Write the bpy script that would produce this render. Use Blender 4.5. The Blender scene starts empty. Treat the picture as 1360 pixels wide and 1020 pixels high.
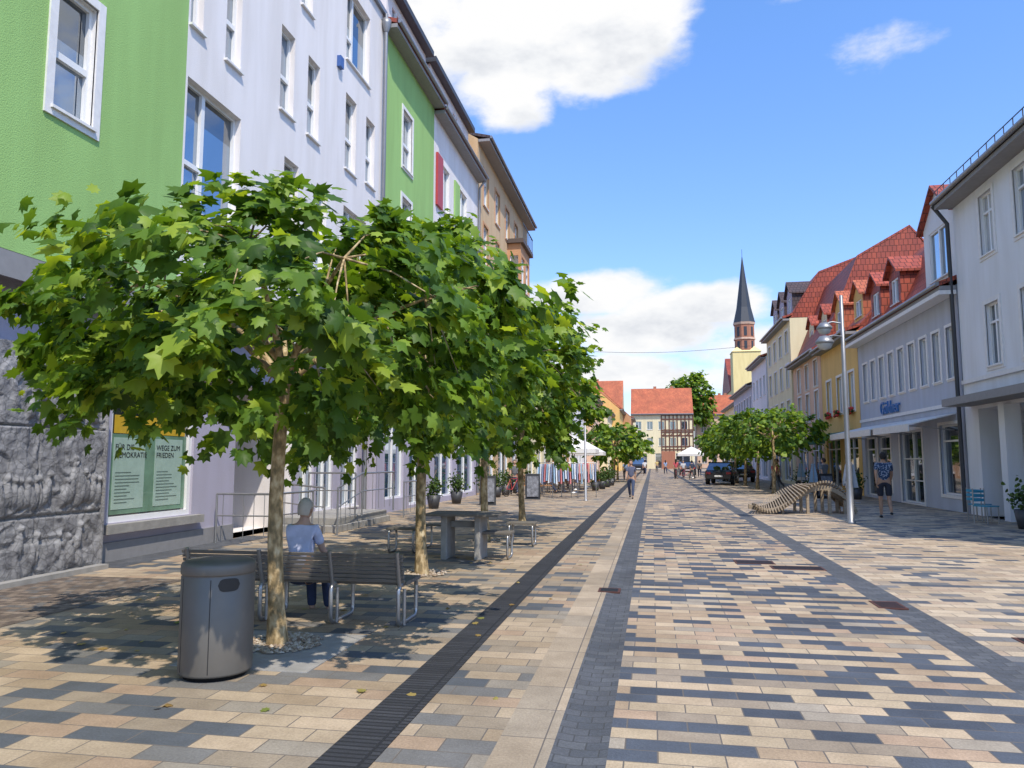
import bpy, math, random
import numpy as np
from mathutils import Vector, Matrix, noise
random.seed(7); rng=np.random.default_rng(7)
S=bpy.context.scene
V=Vector
# ---------------------------------------------------------------- materials
def nm(name):
    m=bpy.data.materials.new(name); m.use_nodes=True
    nt=m.node_tree; return m,nt,nt.nodes['Principled BSDF']
def L(nt,a,b): nt.links.new(a,b)
def N(nt,t,**k):
    n=nt.nodes.new(t)
    for a,b in k.items(): setattr(n,a,b)
    return n
def ramp(nt,fac,stops,interp='LINEAR'):
    r=N(nt,'ShaderNodeValToRGB'); r.color_ramp.interpolation=interp
    e=r.color_ramp.elements
    while len(e)<len(stops): e.new(0.5)
    for i,(p,c) in enumerate(stops):
        e[i].position=p; e[i].color=(c[0],c[1],c[2],1)
    L(nt,fac,r.inputs['Fac']); return r.outputs['Color']
def mult(nt,a,b,f=1.0):
    m=N(nt,'ShaderNodeMix',data_type='RGBA',blend_type='MULTIPLY'); m.inputs['Factor'].default_value=f
    for s,x in ((6,a),(7,b)):
        if isinstance(x,tuple): m.inputs[s].default_value=(x[0],x[1],x[2],1)
        else: L(nt,x,m.inputs[s])
    return m.outputs[2]
def mixc(nt,f,a,b):
    m=N(nt,'ShaderNodeMix',data_type='RGBA')
    if isinstance(f,float): m.inputs['Factor'].default_value=f
    else: L(nt,f,m.inputs['Factor'])
    for s,x in ((6,a),(7,b)):
        if isinstance(x,tuple): m.inputs[s].default_value=(x[0],x[1],x[2],1)
        else: L(nt,x,m.inputs[s])
    return m.outputs[2]
def obj(nt): return N(nt,'ShaderNodeTexCoord').outputs['Object']
def noi(nt,vec,scale,detail=3,rough=.55):
    n=N(nt,'ShaderNodeTexNoise'); n.inputs['Scale'].default_value=scale; n.inputs['Detail'].default_value=min(detail,3)
    n.inputs['Roughness'].default_value=rough; L(nt,vec,n.inputs['Vector']); return n.outputs['Fac']
def bump(nt,bs,h,st,dist=.01):
    b=N(nt,'ShaderNodeBump'); b.inputs['Strength'].default_value=st; b.inputs['Distance'].default_value=dist
    L(nt,h,b.inputs['Height']); L(nt,b.outputs[0],bs.inputs['Normal'])
def mscale(nt,vec,s):
    m=N(nt,'ShaderNodeMapping'); m.inputs['Scale'].default_value=s; L(nt,vec,m.inputs['Vector']); return m.outputs[0]
def stucco(name,c,bs=.35,sc=60):
    m,nt,b=nm(name); o=obj(nt)
    col=mult(nt,c,ramp(nt,noi(nt,mscale(nt,o,(2,2,.3)),.9,3),[(.35,(.90,.89,.87)),(.62,(1,1,1))]))
    f=noi(nt,o,sc,2,.6)
    col=mult(nt,col,ramp(nt,f,[(.3,(.88,.88,.88)),(.65,(1,1,1))]))
    L(nt,col,b.inputs['Base Color']); b.inputs['Roughness'].default_value=.9
    bump(nt,b,f,bs,.015); return m
def plain(name,c,rough=.5,metal=0,var=.12,sc=8,bs=.0):
    m,nt,b=nm(name); o=obj(nt)
    k=1-var
    L(nt,mult(nt,c,ramp(nt,noi(nt,o,sc,3),[(.3,(k,k,k)),(.7,(1,1,1))])),b.inputs['Base Color'])
    b.inputs['Roughness'].default_value=rough; b.inputs['Metallic'].default_value=metal
    if bs: bump(nt,b,noi(nt,o,sc*6,2),bs)
    return m
def tile(name,c1,c2):
    m,nt,b=nm(name); uv=N(nt,'ShaderNodeTexCoord').outputs['UV']
    br=N(nt,'ShaderNodeTexBrick'); L(nt,uv,br.inputs['Vector'])
    for k,v in (('Scale',1),('Mortar Size',.018),('Mortar Smooth',.4),('Brick Width',.24),('Row Height',.34),('Bias',0)): br.inputs[k].default_value=v
    br.inputs['Color1'].default_value=(*c1,1); br.inputs['Color2'].default_value=(*c2,1)
    br.inputs['Mortar'].default_value=(c1[0]*.3,c1[1]*.3,c1[2]*.3,1)
    col=mult(nt,br.outputs['Color'],ramp(nt,noi(nt,uv,.6,3),[(.3,(.7,.68,.68)),(.7,(1.05,1,1))]))
    L(nt,col,b.inputs['Base Color']); b.inputs['Roughness'].default_value=.6
    inv=N(nt,'ShaderNodeMath',operation='SUBTRACT'); inv.inputs[0].default_value=1; L(nt,br.outputs['Fac'],inv.inputs[1])
    bump(nt,b,inv.outputs[0],.8,.03); return m
def glassm(name,c,refl=.55):
    m,nt,b=nm(name); o=obj(nt)
    n=noi(nt,mscale(nt,o,(1,1,.5)),.9,2)
    L(nt,ramp(nt,n,[(.35,(c[0]*.4,c[1]*.4,c[2]*.4)),(.65,c)]),b.inputs['Base Color'])
    b.inputs['Roughness'].default_value=.04; b.inputs['IOR'].default_value=1.6
    g=N(nt,'ShaderNodeBsdfGlossy'); g.inputs['Roughness'].default_value=.02; g.inputs['Color'].default_value=(.75,.82,.90,1)
    mx=N(nt,'ShaderNodeMixShader'); mx.inputs[0].default_value=refl
    bp=N(nt,'ShaderNodeBump'); bp.inputs['Strength'].default_value=.06; bp.inputs['Distance'].default_value=.05
    L(nt,noi(nt,o,1.3,1),bp.inputs['Height']); L(nt,bp.outputs[0],g.inputs['Normal'])
    L(nt,b.outputs[0],mx.inputs[1]); L(nt,g.outputs[0],mx.inputs[2])
    L(nt,mx.outputs[0],nt.nodes['Material Output'].inputs['Surface']); return m
def pavers(name,stops,w,h,mortar=(.13,.11,.09),off=.5,ms=.005,bs=.5):
    m,nt,b=nm(name); v=o=obj(nt)
    br=N(nt,'ShaderNodeTexBrick'); L(nt,v,br.inputs['Vector']); br.offset=off
    for k,x in (('Scale',1),('Mortar Size',ms),('Mortar Smooth',.3),('Brick Width',w),('Row Height',h),('Bias',0)): br.inputs[k].default_value=x
    br.inputs['Color1'].default_value=(0,0,0,1); br.inputs['Color2'].default_value=(1,1,1,1); br.inputs['Mortar'].default_value=(.5,.5,.5,1)
    col=ramp(nt,br.outputs['Color'],stops,'CONSTANT')
    fine=noi(nt,o,60,3,.75)
    col=mult(nt,col,ramp(nt,fine,[(.3,(.74,.74,.74)),(.7,(1.12,1.12,1.12))]))
    col=mult(nt,col,ramp(nt,noi(nt,o,.8,3,.7),[(.3,(.74,.73,.71)),(.62,(1.02,1.02,1.02))]))
    col=mult(nt,col,ramp(nt,noi(nt,o,5,2,.6),[(.3,(.86,.85,.84)),(.6,(1,1,1))]))
    col=mixc(nt,br.outputs['Fac'],col,mortar)
    L(nt,col,b.inputs['Base Color']); b.inputs['Roughness'].default_value=.8
    inv=N(nt,'ShaderNodeMath',operation='MULTIPLY_ADD'); L(nt,br.outputs['Fac'],inv.inputs[0]); inv.inputs[1].default_value=-1.0
    L(nt,fine,inv.inputs[2])
    bump(nt,b,inv.outputs[0],bs,.008); return m
M={}
M['white']=stucco('stucco_white',(.85,.80,.78)); M['green']=stucco('stucco_green',(.335,.55,.175),.5,50)
M['lav']=stucco('stucco_lavender',(.45,.42,.51)); M['beige']=stucco('stucco_beige',(.64,.45,.26)); M['orange']=stucco('stucco_orange',(.58,.31,.16))
M['rwhite']=stucco('stucco_cool_white',(.82,.82,.84)); M['blue']=stucco('stucco_blue_grey',(.49,.52,.60)); M['ochre']=stucco('stucco_ochre',(.82,.54,.19))
M['cream']=stucco('stucco_cream',(.86,.76,.50)); M['pink']=stucco('stucco_pink',(.76,.51,.37)); M['yellow']=stucco('stucco_yellow',(.86,.70,.33))
M['grey']=stucco('stucco_grey',(.22,.22,.235)); M['dgrey']=plain('dark_grey_metal',(.05,.05,.055),.5)
M['trim']=plain('white_trim',(.80,.77,.74),.6); M['frame']=plain('white_frame',(.8,.79,.77),.35,0,.05)
M['soffit']=plain('grey_soffit',(.28,.27,.27),.7); M['brown']=plain('brown_band',(.10,.07,.055),.6)
M['tile']=tile('red_roof_tiles',(.44,.085,.04),(.31,.06,.035)); M['tile2']=tile('orange_roof_tiles',(.60,.17,.065),(.48,.12,.05))
M['tile3']=tile('dark_roof_tiles',(.10,.06,.055),(.07,.05,.05))
M['glass']=glassm('window_glass',(.05,.08,.11),.5); M['glassd']=glassm('dark_window_glass',(.03,.035,.04),.22); M['glassc']=glassm('curtained_glass',(.45,.45,.46),.18)
M['glassb']=glassm('blue_window_glass',(.04,.10,.18),.40)
M['red']=plain('red_panel',(.45,.05,.05),.5); M['zinc']=plain('zinc_pipe',(.30,.30,.31),.45,.6)
M['steel']=plain('brushed_steel',(.42,.41,.40),.35,.8); M['binm']=plain('bin_painted_steel',(.15,.137,.118),.45,.25,.18,3)
M['black']=plain('black_plastic',(.015,.015,.016),.5); M['timber']=plain('timber_red_brown',(.13,.05,.03),.7)
M['slate']=plain('slate',(.035,.04,.05),.5); M['brick']=stucco('church_brick',(.42,.18,.11)); M['awn']=plain('awning_fabric',(.72,.70,.67),.8)
M['awng']=plain('green_awning',(.03,.14,.09),.8); M['umb']=plain('umbrella_fabric',(.80,.77,.72),.8)
def wood(name,c,sc=1):
    m,nt,b=nm(name); o=obj(nt)
    n=noi(nt,mscale(nt,o,(2*sc,30*sc,30*sc)),1.5,3,.65)
    L(nt,ramp(nt,n,[(.25,tuple(x*.5 for x in c)),(.7,c)]),b.inputs['Base Color']); b.inputs['Roughness'].default_value=.75
    bump(nt,b,n,.4,.005); return m
M['gwood']=wood('weathered_grey_wood',(.19,.165,.135)); M['lwood']=wood('silvered_oak',(.40,.31,.21)); M['owood']=wood('orange_wood',(.45,.20,.07))
def stonem():
    m,nt,b=nm('relief_stone'); o=obj(nt)
    c=mult(nt,(.30,.29,.285),ramp(nt,noi(nt,o,5,3,.65),[(.3,(.5,.5,.52)),(.65,(1,1,1))]))
    v=N(nt,'ShaderNodeTexVoronoi',feature='DISTANCE_TO_EDGE'); v.inputs['Scale'].default_value=7; L(nt,o,v.inputs['Vector'])
    c=mult(nt,c,ramp(nt,v.outputs['Distance'],[(0,(.6,.6,.6)),(.07,(1,1,1))]))
    L(nt,c,b.inputs['Base Color']); b.inputs['Roughness'].default_value=.8
    bump(nt,b,noi(nt,o,28,3,.6),.6,.02); return m
M['stone']=stonem(); M['concrete']=plain('concrete',(.34,.32,.29),.85,0,.25,6,.4)
def bark():
    m,nt,b=nm('plane_bark'); o=obj(nt)
    n=noi(nt,mscale(nt,o,(1,1,.5)),18,3,.5)
    L(nt,ramp(nt,n,[(.36,(.17,.125,.06)),(.48,(.30,.21,.10)),(.56,(.43,.31,.16)),(.68,(.56,.45,.27))]),b.inputs['Base Color'])
    b.inputs['Roughness'].default_value=.85; bump(nt,b,noi(nt,o,50,3),.6,.01); return m
M['bark']=bark()
def leafm(name,stops,tr=.38):
    m,nt,b=nm(name); g=N(nt,'ShaderNodeNewGeometry')
    c=ramp(nt,g.outputs['Random Per Island'],stops)
    L(nt,c,b.inputs['Base Color']); b.inputs['Roughness'].default_value=.5; b.inputs['Specular IOR Level'].default_value=.35
    t=N(nt,'ShaderNodeBsdfTranslucent'); L(nt,mult(nt,c,(2.0,1.7,.5)),t.inputs['Color'])
    mx=N(nt,'ShaderNodeMixShader'); mx.inputs[0].default_value=tr
    L(nt,b.outputs[0],mx.inputs[1]); L(nt,t.outputs[0],mx.inputs[2]); L(nt,mx.outputs[0],nt.nodes['Material Output'].inputs['Surface']); return m
M['leaf']=leafm('plane_leaves',[(0,(.045,.10,.014)),(.4,(.088,.175,.022)),(.75,(.155,.265,.03)),(1,(.32,.42,.05))],.45)
M['leaf2']=leafm('shrub_leaves',[(0,(.025,.055,.012)),(1,(.09,.15,.025))],.25)
M['flower']=plain('red_flowers',(.6,.05,.04),.6)
def warm(st): return [(p,(min(1,c[0]*1.10),c[1]*1.0,c[2]*.86)) for p,c in st]
D=(.068,.078,.098)
lane=[(0,D),(.20,(.09,.102,.125)),(.38,(.40,.315,.23)),(.50,(.47,.395,.295)),(.62,(.33,.285,.235)),(.73,(.52,.43,.325)),(.86,(.44,.335,.255)),(.94,(.36,.33,.29))]
lane=lane[:2]+warm(lane[2:])
left=[(0,(.10,.108,.118)),(.11,(.19,.18,.165))]+warm([(.22,(.35,.285,.21)),(.38,(.41,.345,.265)),(.52,(.30,.26,.21)),(.64,(.45,.375,.29)),(.8,(.37,.285,.215)),(.92,(.30,.28,.25))])
right=[(0,(.095,.103,.12)),(.15,(.20,.19,.18))]+warm([(.25,(.42,.345,.26)),(.4,(.50,.425,.335)),(.55,(.37,.32,.265)),(.7,(.54,.465,.37)),(.85,(.45,.365,.29))])
M['p_lane']=pavers('paving_lane',lane,.36,.17,off=.5); M['p_left']=pavers('paving_left',left,.40,.20); M['p_right']=pavers('paving_right',right,.36,.18)
M['p_border']=pavers('paving_border',warm([(0,(.38,.325,.26)),(.5,(.45,.385,.31)),(.8,(.35,.31,.26))]),.32,.5,off=0)
M['p_gutter']=pavers('paving_gutter',[(0,(.10,.103,.112)),(.4,(.118,.122,.13)),(.75,(.085,.09,.10))],.16,.11,(.055,.055,.055))
M['p_tact']=pavers('tactile_paving',[(0,(.036,.036,.040)),(.5,(.05,.05,.055))],.31,.055,(.014,.014,.015),off=0,ms=.010,bs=1.0)
M['p_sett']=pavers('small_setts',[(0,(.12,.09,.07)),(.3,(.2,.15,.11)),(.6,(.26,.2,.15)),(.85,(.14,.13,.12))],.11,.10,(.06,.05,.04))
M['ground']=plain('ground_asphalt',(.12,.11,.10),.9,0,.3,1)
M['manhole']=plain('rusty_cover',(.12,.045,.032),.7,.2,.3,30,.8)
def gravelm():
    m,nt,b=nm('gravel_stone'); g=N(nt,'ShaderNodeNewGeometry')
    L(nt,ramp(nt,g.outputs['Random Per Island'],[(0,(.18,.12,.08)),(.5,(.38,.30,.22)),(1,(.57,.5,.42))]),b.inputs['Base Color']); b.inputs['Roughness'].default_value=.8; return m
M['gravel']=gravelm()
# ---------------------------------------------------------------- mesh builder
class MB:
    def __init__(s): s.v=[];s.f=[];s.m=[];s.ml=[];s.sm=[]
    def mi(s,m):
        if isinstance(m,str): m=M[m]
        if m not in s.ml: s.ml.append(m)
        return s.ml.index(m)
    def poly(s,ps,m,sm=False):
        i=len(s.v); s.v+= [tuple(p) for p in ps]; s.f.append(tuple(range(i,i+len(ps)))); s.m.append(s.mi(m)); s.sm.append(sm)
    def hexa(s,c,m):
        i=len(s.v); s.v+=[tuple(p) for p in c]; k=s.mi(m)
        for q in ((0,3,2,1),(4,5,6,7),(0,1,5,4),(1,2,6,5),(2,3,7,6),(3,0,4,7)):
            s.f.append(tuple(i+a for a in q)); s.m.append(k); s.sm.append(False)
    def box(s,x0,x1,y0,y1,z0,z1,m):
        s.hexa([(x0,y0,z0),(x1,y0,z0),(x1,y1,z0),(x0,y1,z0),(x0,y0,z1),(x1,y0,z1),(x1,y1,z1),(x0,y1,z1)],m)
    def ob(s,F,u0,u1,n0,n1,z0,z1,m):
        O,U,Nn=F
        s.hexa([O+U*u+Nn*n+V((0,0,z)) for z in (z0,z1) for u,n in ((u0,n0),(u1,n0),(u1,n1),(u0,n1))],m)
    def grid(s,rows,m,closed=False,sm=True):
        i=len(s.v); n=len(rows[0]); k=s.mi(m)
        for r in rows: s.v+=[tuple(p) for p in r]
        for a in range(len(rows)-1):
            for b in range(n if closed else n-1):
                c=(b+1)%n
                s.f.append((i+a*n+b,i+a*n+c,i+(a+1)*n+c,i+(a+1)*n+b)); s.m.append(k); s.sm.append(sm)
    def tube(s,pts,rad,m,seg=8,closed=False,cap=True):
        pts=[V(p) for p in pts]; n=len(pts)
        if not isinstance(rad,(list,tuple)): rad=[rad]*n
        rows=[]; up=None
        for i in range(n):
            if closed: t=pts[(i+1)%n]-pts[i-1]
            else: t=pts[min(i+1,n-1)]-pts[max(i-1,0)]
            t.normalize()
            if up is None:
                up=V((0,0,1)) if abs(t.z)<.9 else V((1,0,0))
            a=t.cross(up).normalized(); b=a.cross(t).normalized(); up=b
            rows.append([pts[i]+(a*math.cos(2*math.pi*k/seg)+b*math.sin(2*math.pi*k/seg))*rad[i] for k in range(seg)])
        if closed: rows.append(rows[0])
        s.grid(rows,m,True)
        if cap and not closed: s.poly(rows[0],m); s.poly(rows[-1][::-1],m)
    def lathe(s,prof,c,m,seg=32,sm=True):
        rows=[[(c[0]+r*math.cos(2*math.pi*k/seg),c[1]+r*math.sin(2*math.pi*k/seg),c[2]+z) for k in range(seg)] for r,z in prof]
        s.grid(rows,m,True,sm)
    def build(s,name,parent=None,uv=True,loc=None,bevel=0):
        me=bpy.data.meshes.new(name); me.from_pydata(s.v,[],s.f)
        for m in s.ml: me.materials.append(m)
        me.polygons.foreach_set('material_index',s.m); me.polygons.foreach_set('use_smooth',s.sm)
        if uv:
            l=me.uv_layers.new(name='UVMap'); 
            buf=np.zeros(len(me.loops)*2)
            for p in me.polygons:
                n=p.normal
                u=V((0,0,1)).cross(n)
                u=V((1,0,0)) if u.length<.05 else u.normalized()
                w=n.cross(u)
                for li in p.loop_indices:
                    co=me.vertices[me.loops[li].vertex_index].co
                    buf[2*li]=co.dot(u); buf[2*li+1]=co.dot(w)
            l.data.foreach_set('uv',buf)
        me.update()
        o=bpy.data.objects.new(name,me); S.collection.objects.link(o)
        if parent: o.parent=parent
        if loc: o.location=loc
        if bevel:
            b=o.modifiers.new('Bevel','BEVEL'); b.width=bevel; b.segments=2; b.limit_method='ANGLE'
        return o
def empty(name,loc=(0,0,0),rz=0):
    e=bpy.data.objects.new(name,None); S.collection.objects.link(e); e.location=loc; e.rotation_euler=(0,0,rz); e.empty_display_size=.2; return e
def text(name,s,size,mat,parent,loc,rot,ext=.004):
    c=bpy.data.curves.new(name,'FONT'); c.body=s; c.size=size; c.extrude=ext
    o=bpy.data.objects.new(name,c); S.collection.objects.link(o); c.materials.append(M[mat]); o.location=loc; o.rotation_euler=rot; o.parent=parent; return o
# ---------------------------------------------------------------- facades
def facade(W,G,F,width,z0,z1,ops,wall,reveal=None):
    O,U,Nn=F
    us=sorted({0,width}|{o[0] for o in ops}|{o[1] for o in ops}); zs=sorted({z0,z1}|{o[2] for o in ops}|{o[3] for o in ops})
    P=lambda u,n,z:O+U*u+Nn*n+V((0,0,z))
    for i in range(len(us)-1):
        if us[i+1]-us[i]<1e-4: continue
        for j in range(len(zs)-1):
            a=(us[i]+us[i+1])/2;b=(zs[j]+zs[j+1])/2
            if any(o[0]<a<o[1] and o[2]<b<o[3] for o in ops): continue
            W.poly([P(us[i],0,zs[j]),P(us[i+1],0,zs[j]),P(us[i+1],0,zs[j+1]),P(us[i],0,zs[j+1])],wall)
    for o in ops:
        u0,u1,a,b=o[:4]; k=o[4] if len(o)>4 else {}
        d=k.get('d',.16); rv=k.get('rev',reveal or wall)
        W.poly([P(u0,0,a),P(u0,-d,a),P(u0,-d,b),P(u0,0,b)],rv); W.poly([P(u1,0,a),P(u1,-d,a),P(u1,-d,b),P(u1,0,b)],rv)
        W.poly([P(u0,0,b),P(u0,-d,b),P(u1,-d,b),P(u1,0,b)],rv); W.poly([P(u0,0,a),P(u0,-d,a),P(u1,-d,a),P(u1,0,a)],rv)
        g=k.get('g') or random.choice(['glass','glass','glassd','glassc'])
        fr=k.get('fr','frame'); kind=k.get('k','w2')
        if kind=='void':
            W.poly([P(u0,-d,a),P(u1,-d,a),P(u1,-d,b),P(u0,-d,b)],k.get('back',wall)); continue
        G.poly([P(u0,-d+.01,a),P(u1,-d+.01,a),P(u1,-d+.01,b),P(u0,-d+.01,b)],g)
        if g=='glassb' and random.random()<.6 and kind in('t','big'):
            zc=b-(b-a)*random.uniform(.2,.45)
            G.poly([P(u0+.05,-d+.0115,zc),P(u1-.05,-d+.0115,zc),P(u1-.05,-d+.0115,b-.05),P(u0+.05,-d+.0115,b-.05)],'glassd')
        t=k.get('t',.06); n0,n1=-d+.013,-d+.07
        G.ob(F,u0,u0+t,n0,n1,a,b,fr);G.ob(F,u1-t,u1,n0,n1,a,b,fr);G.ob(F,u0+t,u1-t,n0,n1,a,a+t,fr);G.ob(F,u0+t,u1-t,n0,n1,b-t,b,fr)
        h=b-a; w=u1-u0
        if kind in('w2','w2t') and w>.5: G.ob(F,(u0+u1)/2-.04,(u0+u1)/2+.04,n0,n1+.01,a+t,b-t,fr)
        if kind=='w2t': G.ob(F,u0+t,u1-t,n0,n1+.015,a+h*.68,a+h*.68+.06,fr)
        if kind=='t': G.ob(F,u0+t,u1-t,n0,n1+.01,a+h*.42,a+h*.42+.1,fr)
        if kind=='big':
            m_=u0+w*.38; G.ob(F,m_-.05,m_+.05,n0,n1+.01,a+t,b-t,fr); G.ob(F,u0+t,m_-.05,n0,n1+.01,a+h*.35,a+h*.35+.09,fr)
        if kind=='shop':
            n=max(1,round(w/1.2))
            for q in range(1,n): G.ob(F,u0+w*q/n-.03,u0+w*q/n+.03,n0,n1,a+t,b-t,fr)
            if h>2: G.ob(F,u0+t,u1-t,n0,n1+.01,b-.55,b-.49,fr)
        if kind=='door':
            G.ob(F,(u0+u1)/2-.04,(u0+u1)/2+.04,n0,n1+.01,a+t,b-t,fr)
            for q in (.3,.6): G.ob(F,u0+t,u1-t,n0,n1+.006,a+h*q,a+h*q+.04,fr)
        tr=k.get('trim',0)
        if tr:
            tm=k.get('tm','trim')
            W.ob(F,u0-tr,u0,-.02,.03,a-tr,b+tr,tm);W.ob(F,u1,u1+tr,-.02,.03,a-tr,b+tr,tm)
            W.ob(F,u0,u1,-.02,.028,b,b+tr,tm);W.ob(F,u0,u1,-.02,.028,a-tr,a,tm)
        if k.get('sill',1) and kind not in('shop','door'): W.ob(F,u0-.04,u1+.04,-.1,.07,a-.045,a-.002,'trim')
def wins(n,w,pitch,u0,zs,k=None):
    return [(u0+i*pitch,u0+i*pitch+w,a,b,dict(k or {})) for i in range(n) for a,b in zs]
def building(name,F,width,eave,prof,depth,wall,roof,ops,over=.45,base=0,pipe=False,gutter=True,gf=None,gz=3.5,gm=None):
    e=empty(name); W=MB();G=MB();R=MB(); O,U,Nn=F
    P=lambda u,n,z:O+U*u+Nn*n+V((0,0,z))
    lo=base
    if gf:
        facade(W,G,F,width,base,gz,[o for o in ops if o[3]<=gz],gf); facade(W,G,F,width,gz,eave,[o for o in ops if o[3]>gz],wall)
        W.ob(F,0,width,-.02,.05,gz-.08,gz+.08,'trim'); lo=gz
        for u in (.004,width-.004): W.poly([P(u,-.01,base),P(u,-.01,gz),P(u,-depth,gz),P(u,-depth,base)],gf)
    else: facade(W,G,F,width,base,eave,ops,wall)
    rd,rz=prof[-1]
    for u in (.004,width-.004):
        W.poly([P(u,-.01,lo),P(u,-.01,eave),P(u,-depth,eave),P(u,-depth,lo)],wall)
        W.poly([P(u,-.01,eave)]+[P(u,-d,z-.02) for d,z in prof]+[P(u,-depth,eave)],gm or wall)
    W.poly([P(0,-depth,base),P(width,-depth,base),P(width,-depth,eave),P(0,-depth,eave)],wall)
    pts=[(-over,eave-.02)]+list(prof)+[(depth+over,eave-.02)]
    t=.14
    for (d0,a),(d1,b) in zip(pts[:-1],pts[1:]):
        R.hexa([P(0,-d0,a),P(width,-d0,a),P(width,-d1,b),P(0,-d1,b),P(0,-d0,a+t),P(width,-d0,a+t),P(width,-d1,b+t),P(0,-d1,b+t)],roof)
    R.ob(F,0,width,.003,over-.02,eave-.16,eave-.03,'soffit')
    for i in range(random.choice((1,2))):
        cu=random.uniform(.2,.8)*width; R.ob(F,cu-.3,cu+.3,-rd-.9,-rd-.4,rz-.8,rz+.6,'brick')
    R.build('roof',e)
    if gutter:
        Q=MB(); Q.tube([P(0,over+.05,eave+.04),P(width,over+.05,eave+.04)],.07,'zinc',8)
        if pipe: Q.tube([P(width-.15,over+.03,eave),P(width-.15,.12,eave-.5),P(width-.15,.1,0.1)],.055,'zinc',8)
        Q.build('gutter',e,False)
    W.build('walls',e); G.build('windows',e); return e
def FR(x,y,side):
    return (V((x,y,0)),V((0,1,0)),V((-side,0,0)))
def dormer(e,F,u0,u1,n,z0,z1,depth,wall,roof,g='glass'):
    O,U,Nn=F; F2=(O+Nn*n+U*u0,U,Nn); w=u1-u0; W=MB();G=MB()
    facade(W,G,F2,w,z0,z1,[(w*.18,w*.82,z0+.35,z1-.25,dict(g=g,d=.1))],wall)
    P=lambda u,n,z:F2[0]+U*u+Nn*n+V((0,0,z))
    for u in (0,w): W.poly([P(u,-.002,z0),P(u,-depth,z0),P(u,-depth,z1),P(u,-.002,z1)],roof)
    h=w*.42
    W.poly([P(0,0,z1),P(w,0,z1),P(w/2,0,z1+h)],wall)
    for a,b in ((-.15,w/2),(w+.15,w/2)):
        za=z1-.12
        W.hexa([P(a,.2,za),P(b,.2,z1+h),P(b,-depth,z1+h),P(a,-depth,za),P(a,.2,za+.1),P(b,.2,z1+h+.1),P(b,-depth,z1+h+.1),P(a,-depth,za+.1)],roof)
    W.build('dormer_walls',e); G.build('dormer_window',e)

# ============================== GROUND
def sheet(name,x0,x1,y0,y1,z,m):
    b=MB(); b.poly([(x0,y0,z),(x1,y0,z),(x1,y1,z),(x0,y1,z)],m); return b.build(name,None,False)
sheet('ground',-900,900,-300,1500,-.03,'ground')
Y0g,Y1g=-8,150
sheet('pavement_left_side',-9.2,-1.80,Y0g,Y1g,0,'p_left')
sheet('tactile_strip',-1.80,-1.49,Y0g,Y1g,.004,'p_tact')
sheet('pavement_middle_band',-1.49,-.90,Y0g,Y1g,0,'p_left')
sheet('border_stones',-.90,-.58,Y0g,Y1g,0,'p_border')
for nme,a,b in (('drainage_gutter',-.58,-.27),('drainage_gutter',2.45,2.80)):
    q=MB(); w=b-a
    xs=[a,a+w*.25,a+w*.5,a+w*.75,b]; zz=[0,-.010,-.014,-.010,0]
    q.grid([[(x,Y0g,z) for x,z in zip(xs,zz)],[(x,Y1g,z) for x,z in zip(xs,zz)]],'p_gutter'); q.build(nme,None,False)
sheet('road',-.27,2.45,Y0g,Y1g,0,'p_lane')
sheet('pavement_right_side',2.80,9.9,Y0g,Y1g,0,'p_right')
sheet('sett_paving',-8.1,-6.2,-2,9.4,.004,'p_sett')
sheet('wall_edge_paving',-8.5,-7.9,10.2,15.0,.004,'p_gutter')
q=MB()
for x,y,w,h in ((1.55,12.6,.6,.42),(2.1,12.05,.75,.4),(2.55,9.2,.3,.42),(-.55,9.6,.27,.3),(3.3,7.6,.26,.26)):
    q.box(x-w/2,x+w/2,y-h/2,y+h/2,-.01,.006,'manhole')
    for i in range(5): q.box(x-w/2+.03,x+w/2-.03,y-h/2+.04+i*(h-.08)/5,y-h/2+.04+i*(h-.08)/5+.02,.006,.011,'black')
q.build('drain_covers',None,False)
q=MB(); q.box(-3.75,-2.6,5.5,6.75,-.02,.006,'concrete'); q.build('tree_pit_slab',None,False)
def gravel(cx,cy,r,n):
    b=MB()
    for i in range(n):
        a=random.uniform(0,6.28); d=r*math.sqrt(random.random()); s=random.uniform(.012,.03)
        x=cx+d*math.cos(a);y=cy+d*math.sin(a); z=.008+s*.3
        vs=[V((math.cos(t)*s*random.uniform(.7,1.2),math.sin(t)*s*random.uniform(.7,1.2),0)) for t in (0,1.25,2.5,3.75,5)]
        c=V((x,y,z)); top=c+V((0,0,s*.7)); i0=len(b.v)
        b.v+= [tuple(c+v) for v in vs]+[tuple(top)]
        k=b.mi('gravel')
        for j in range(5): b.f.append((i0+j,i0+(j+1)%5,i0+5)); b.m.append(k); b.sm.append(True)
    b.build('gravel',None,False)
gravel(-3.22,6.3,.36,650); gravel(-3.23,10.45,.34,260); gravel(-3.3,14.9,.34,120)

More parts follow.
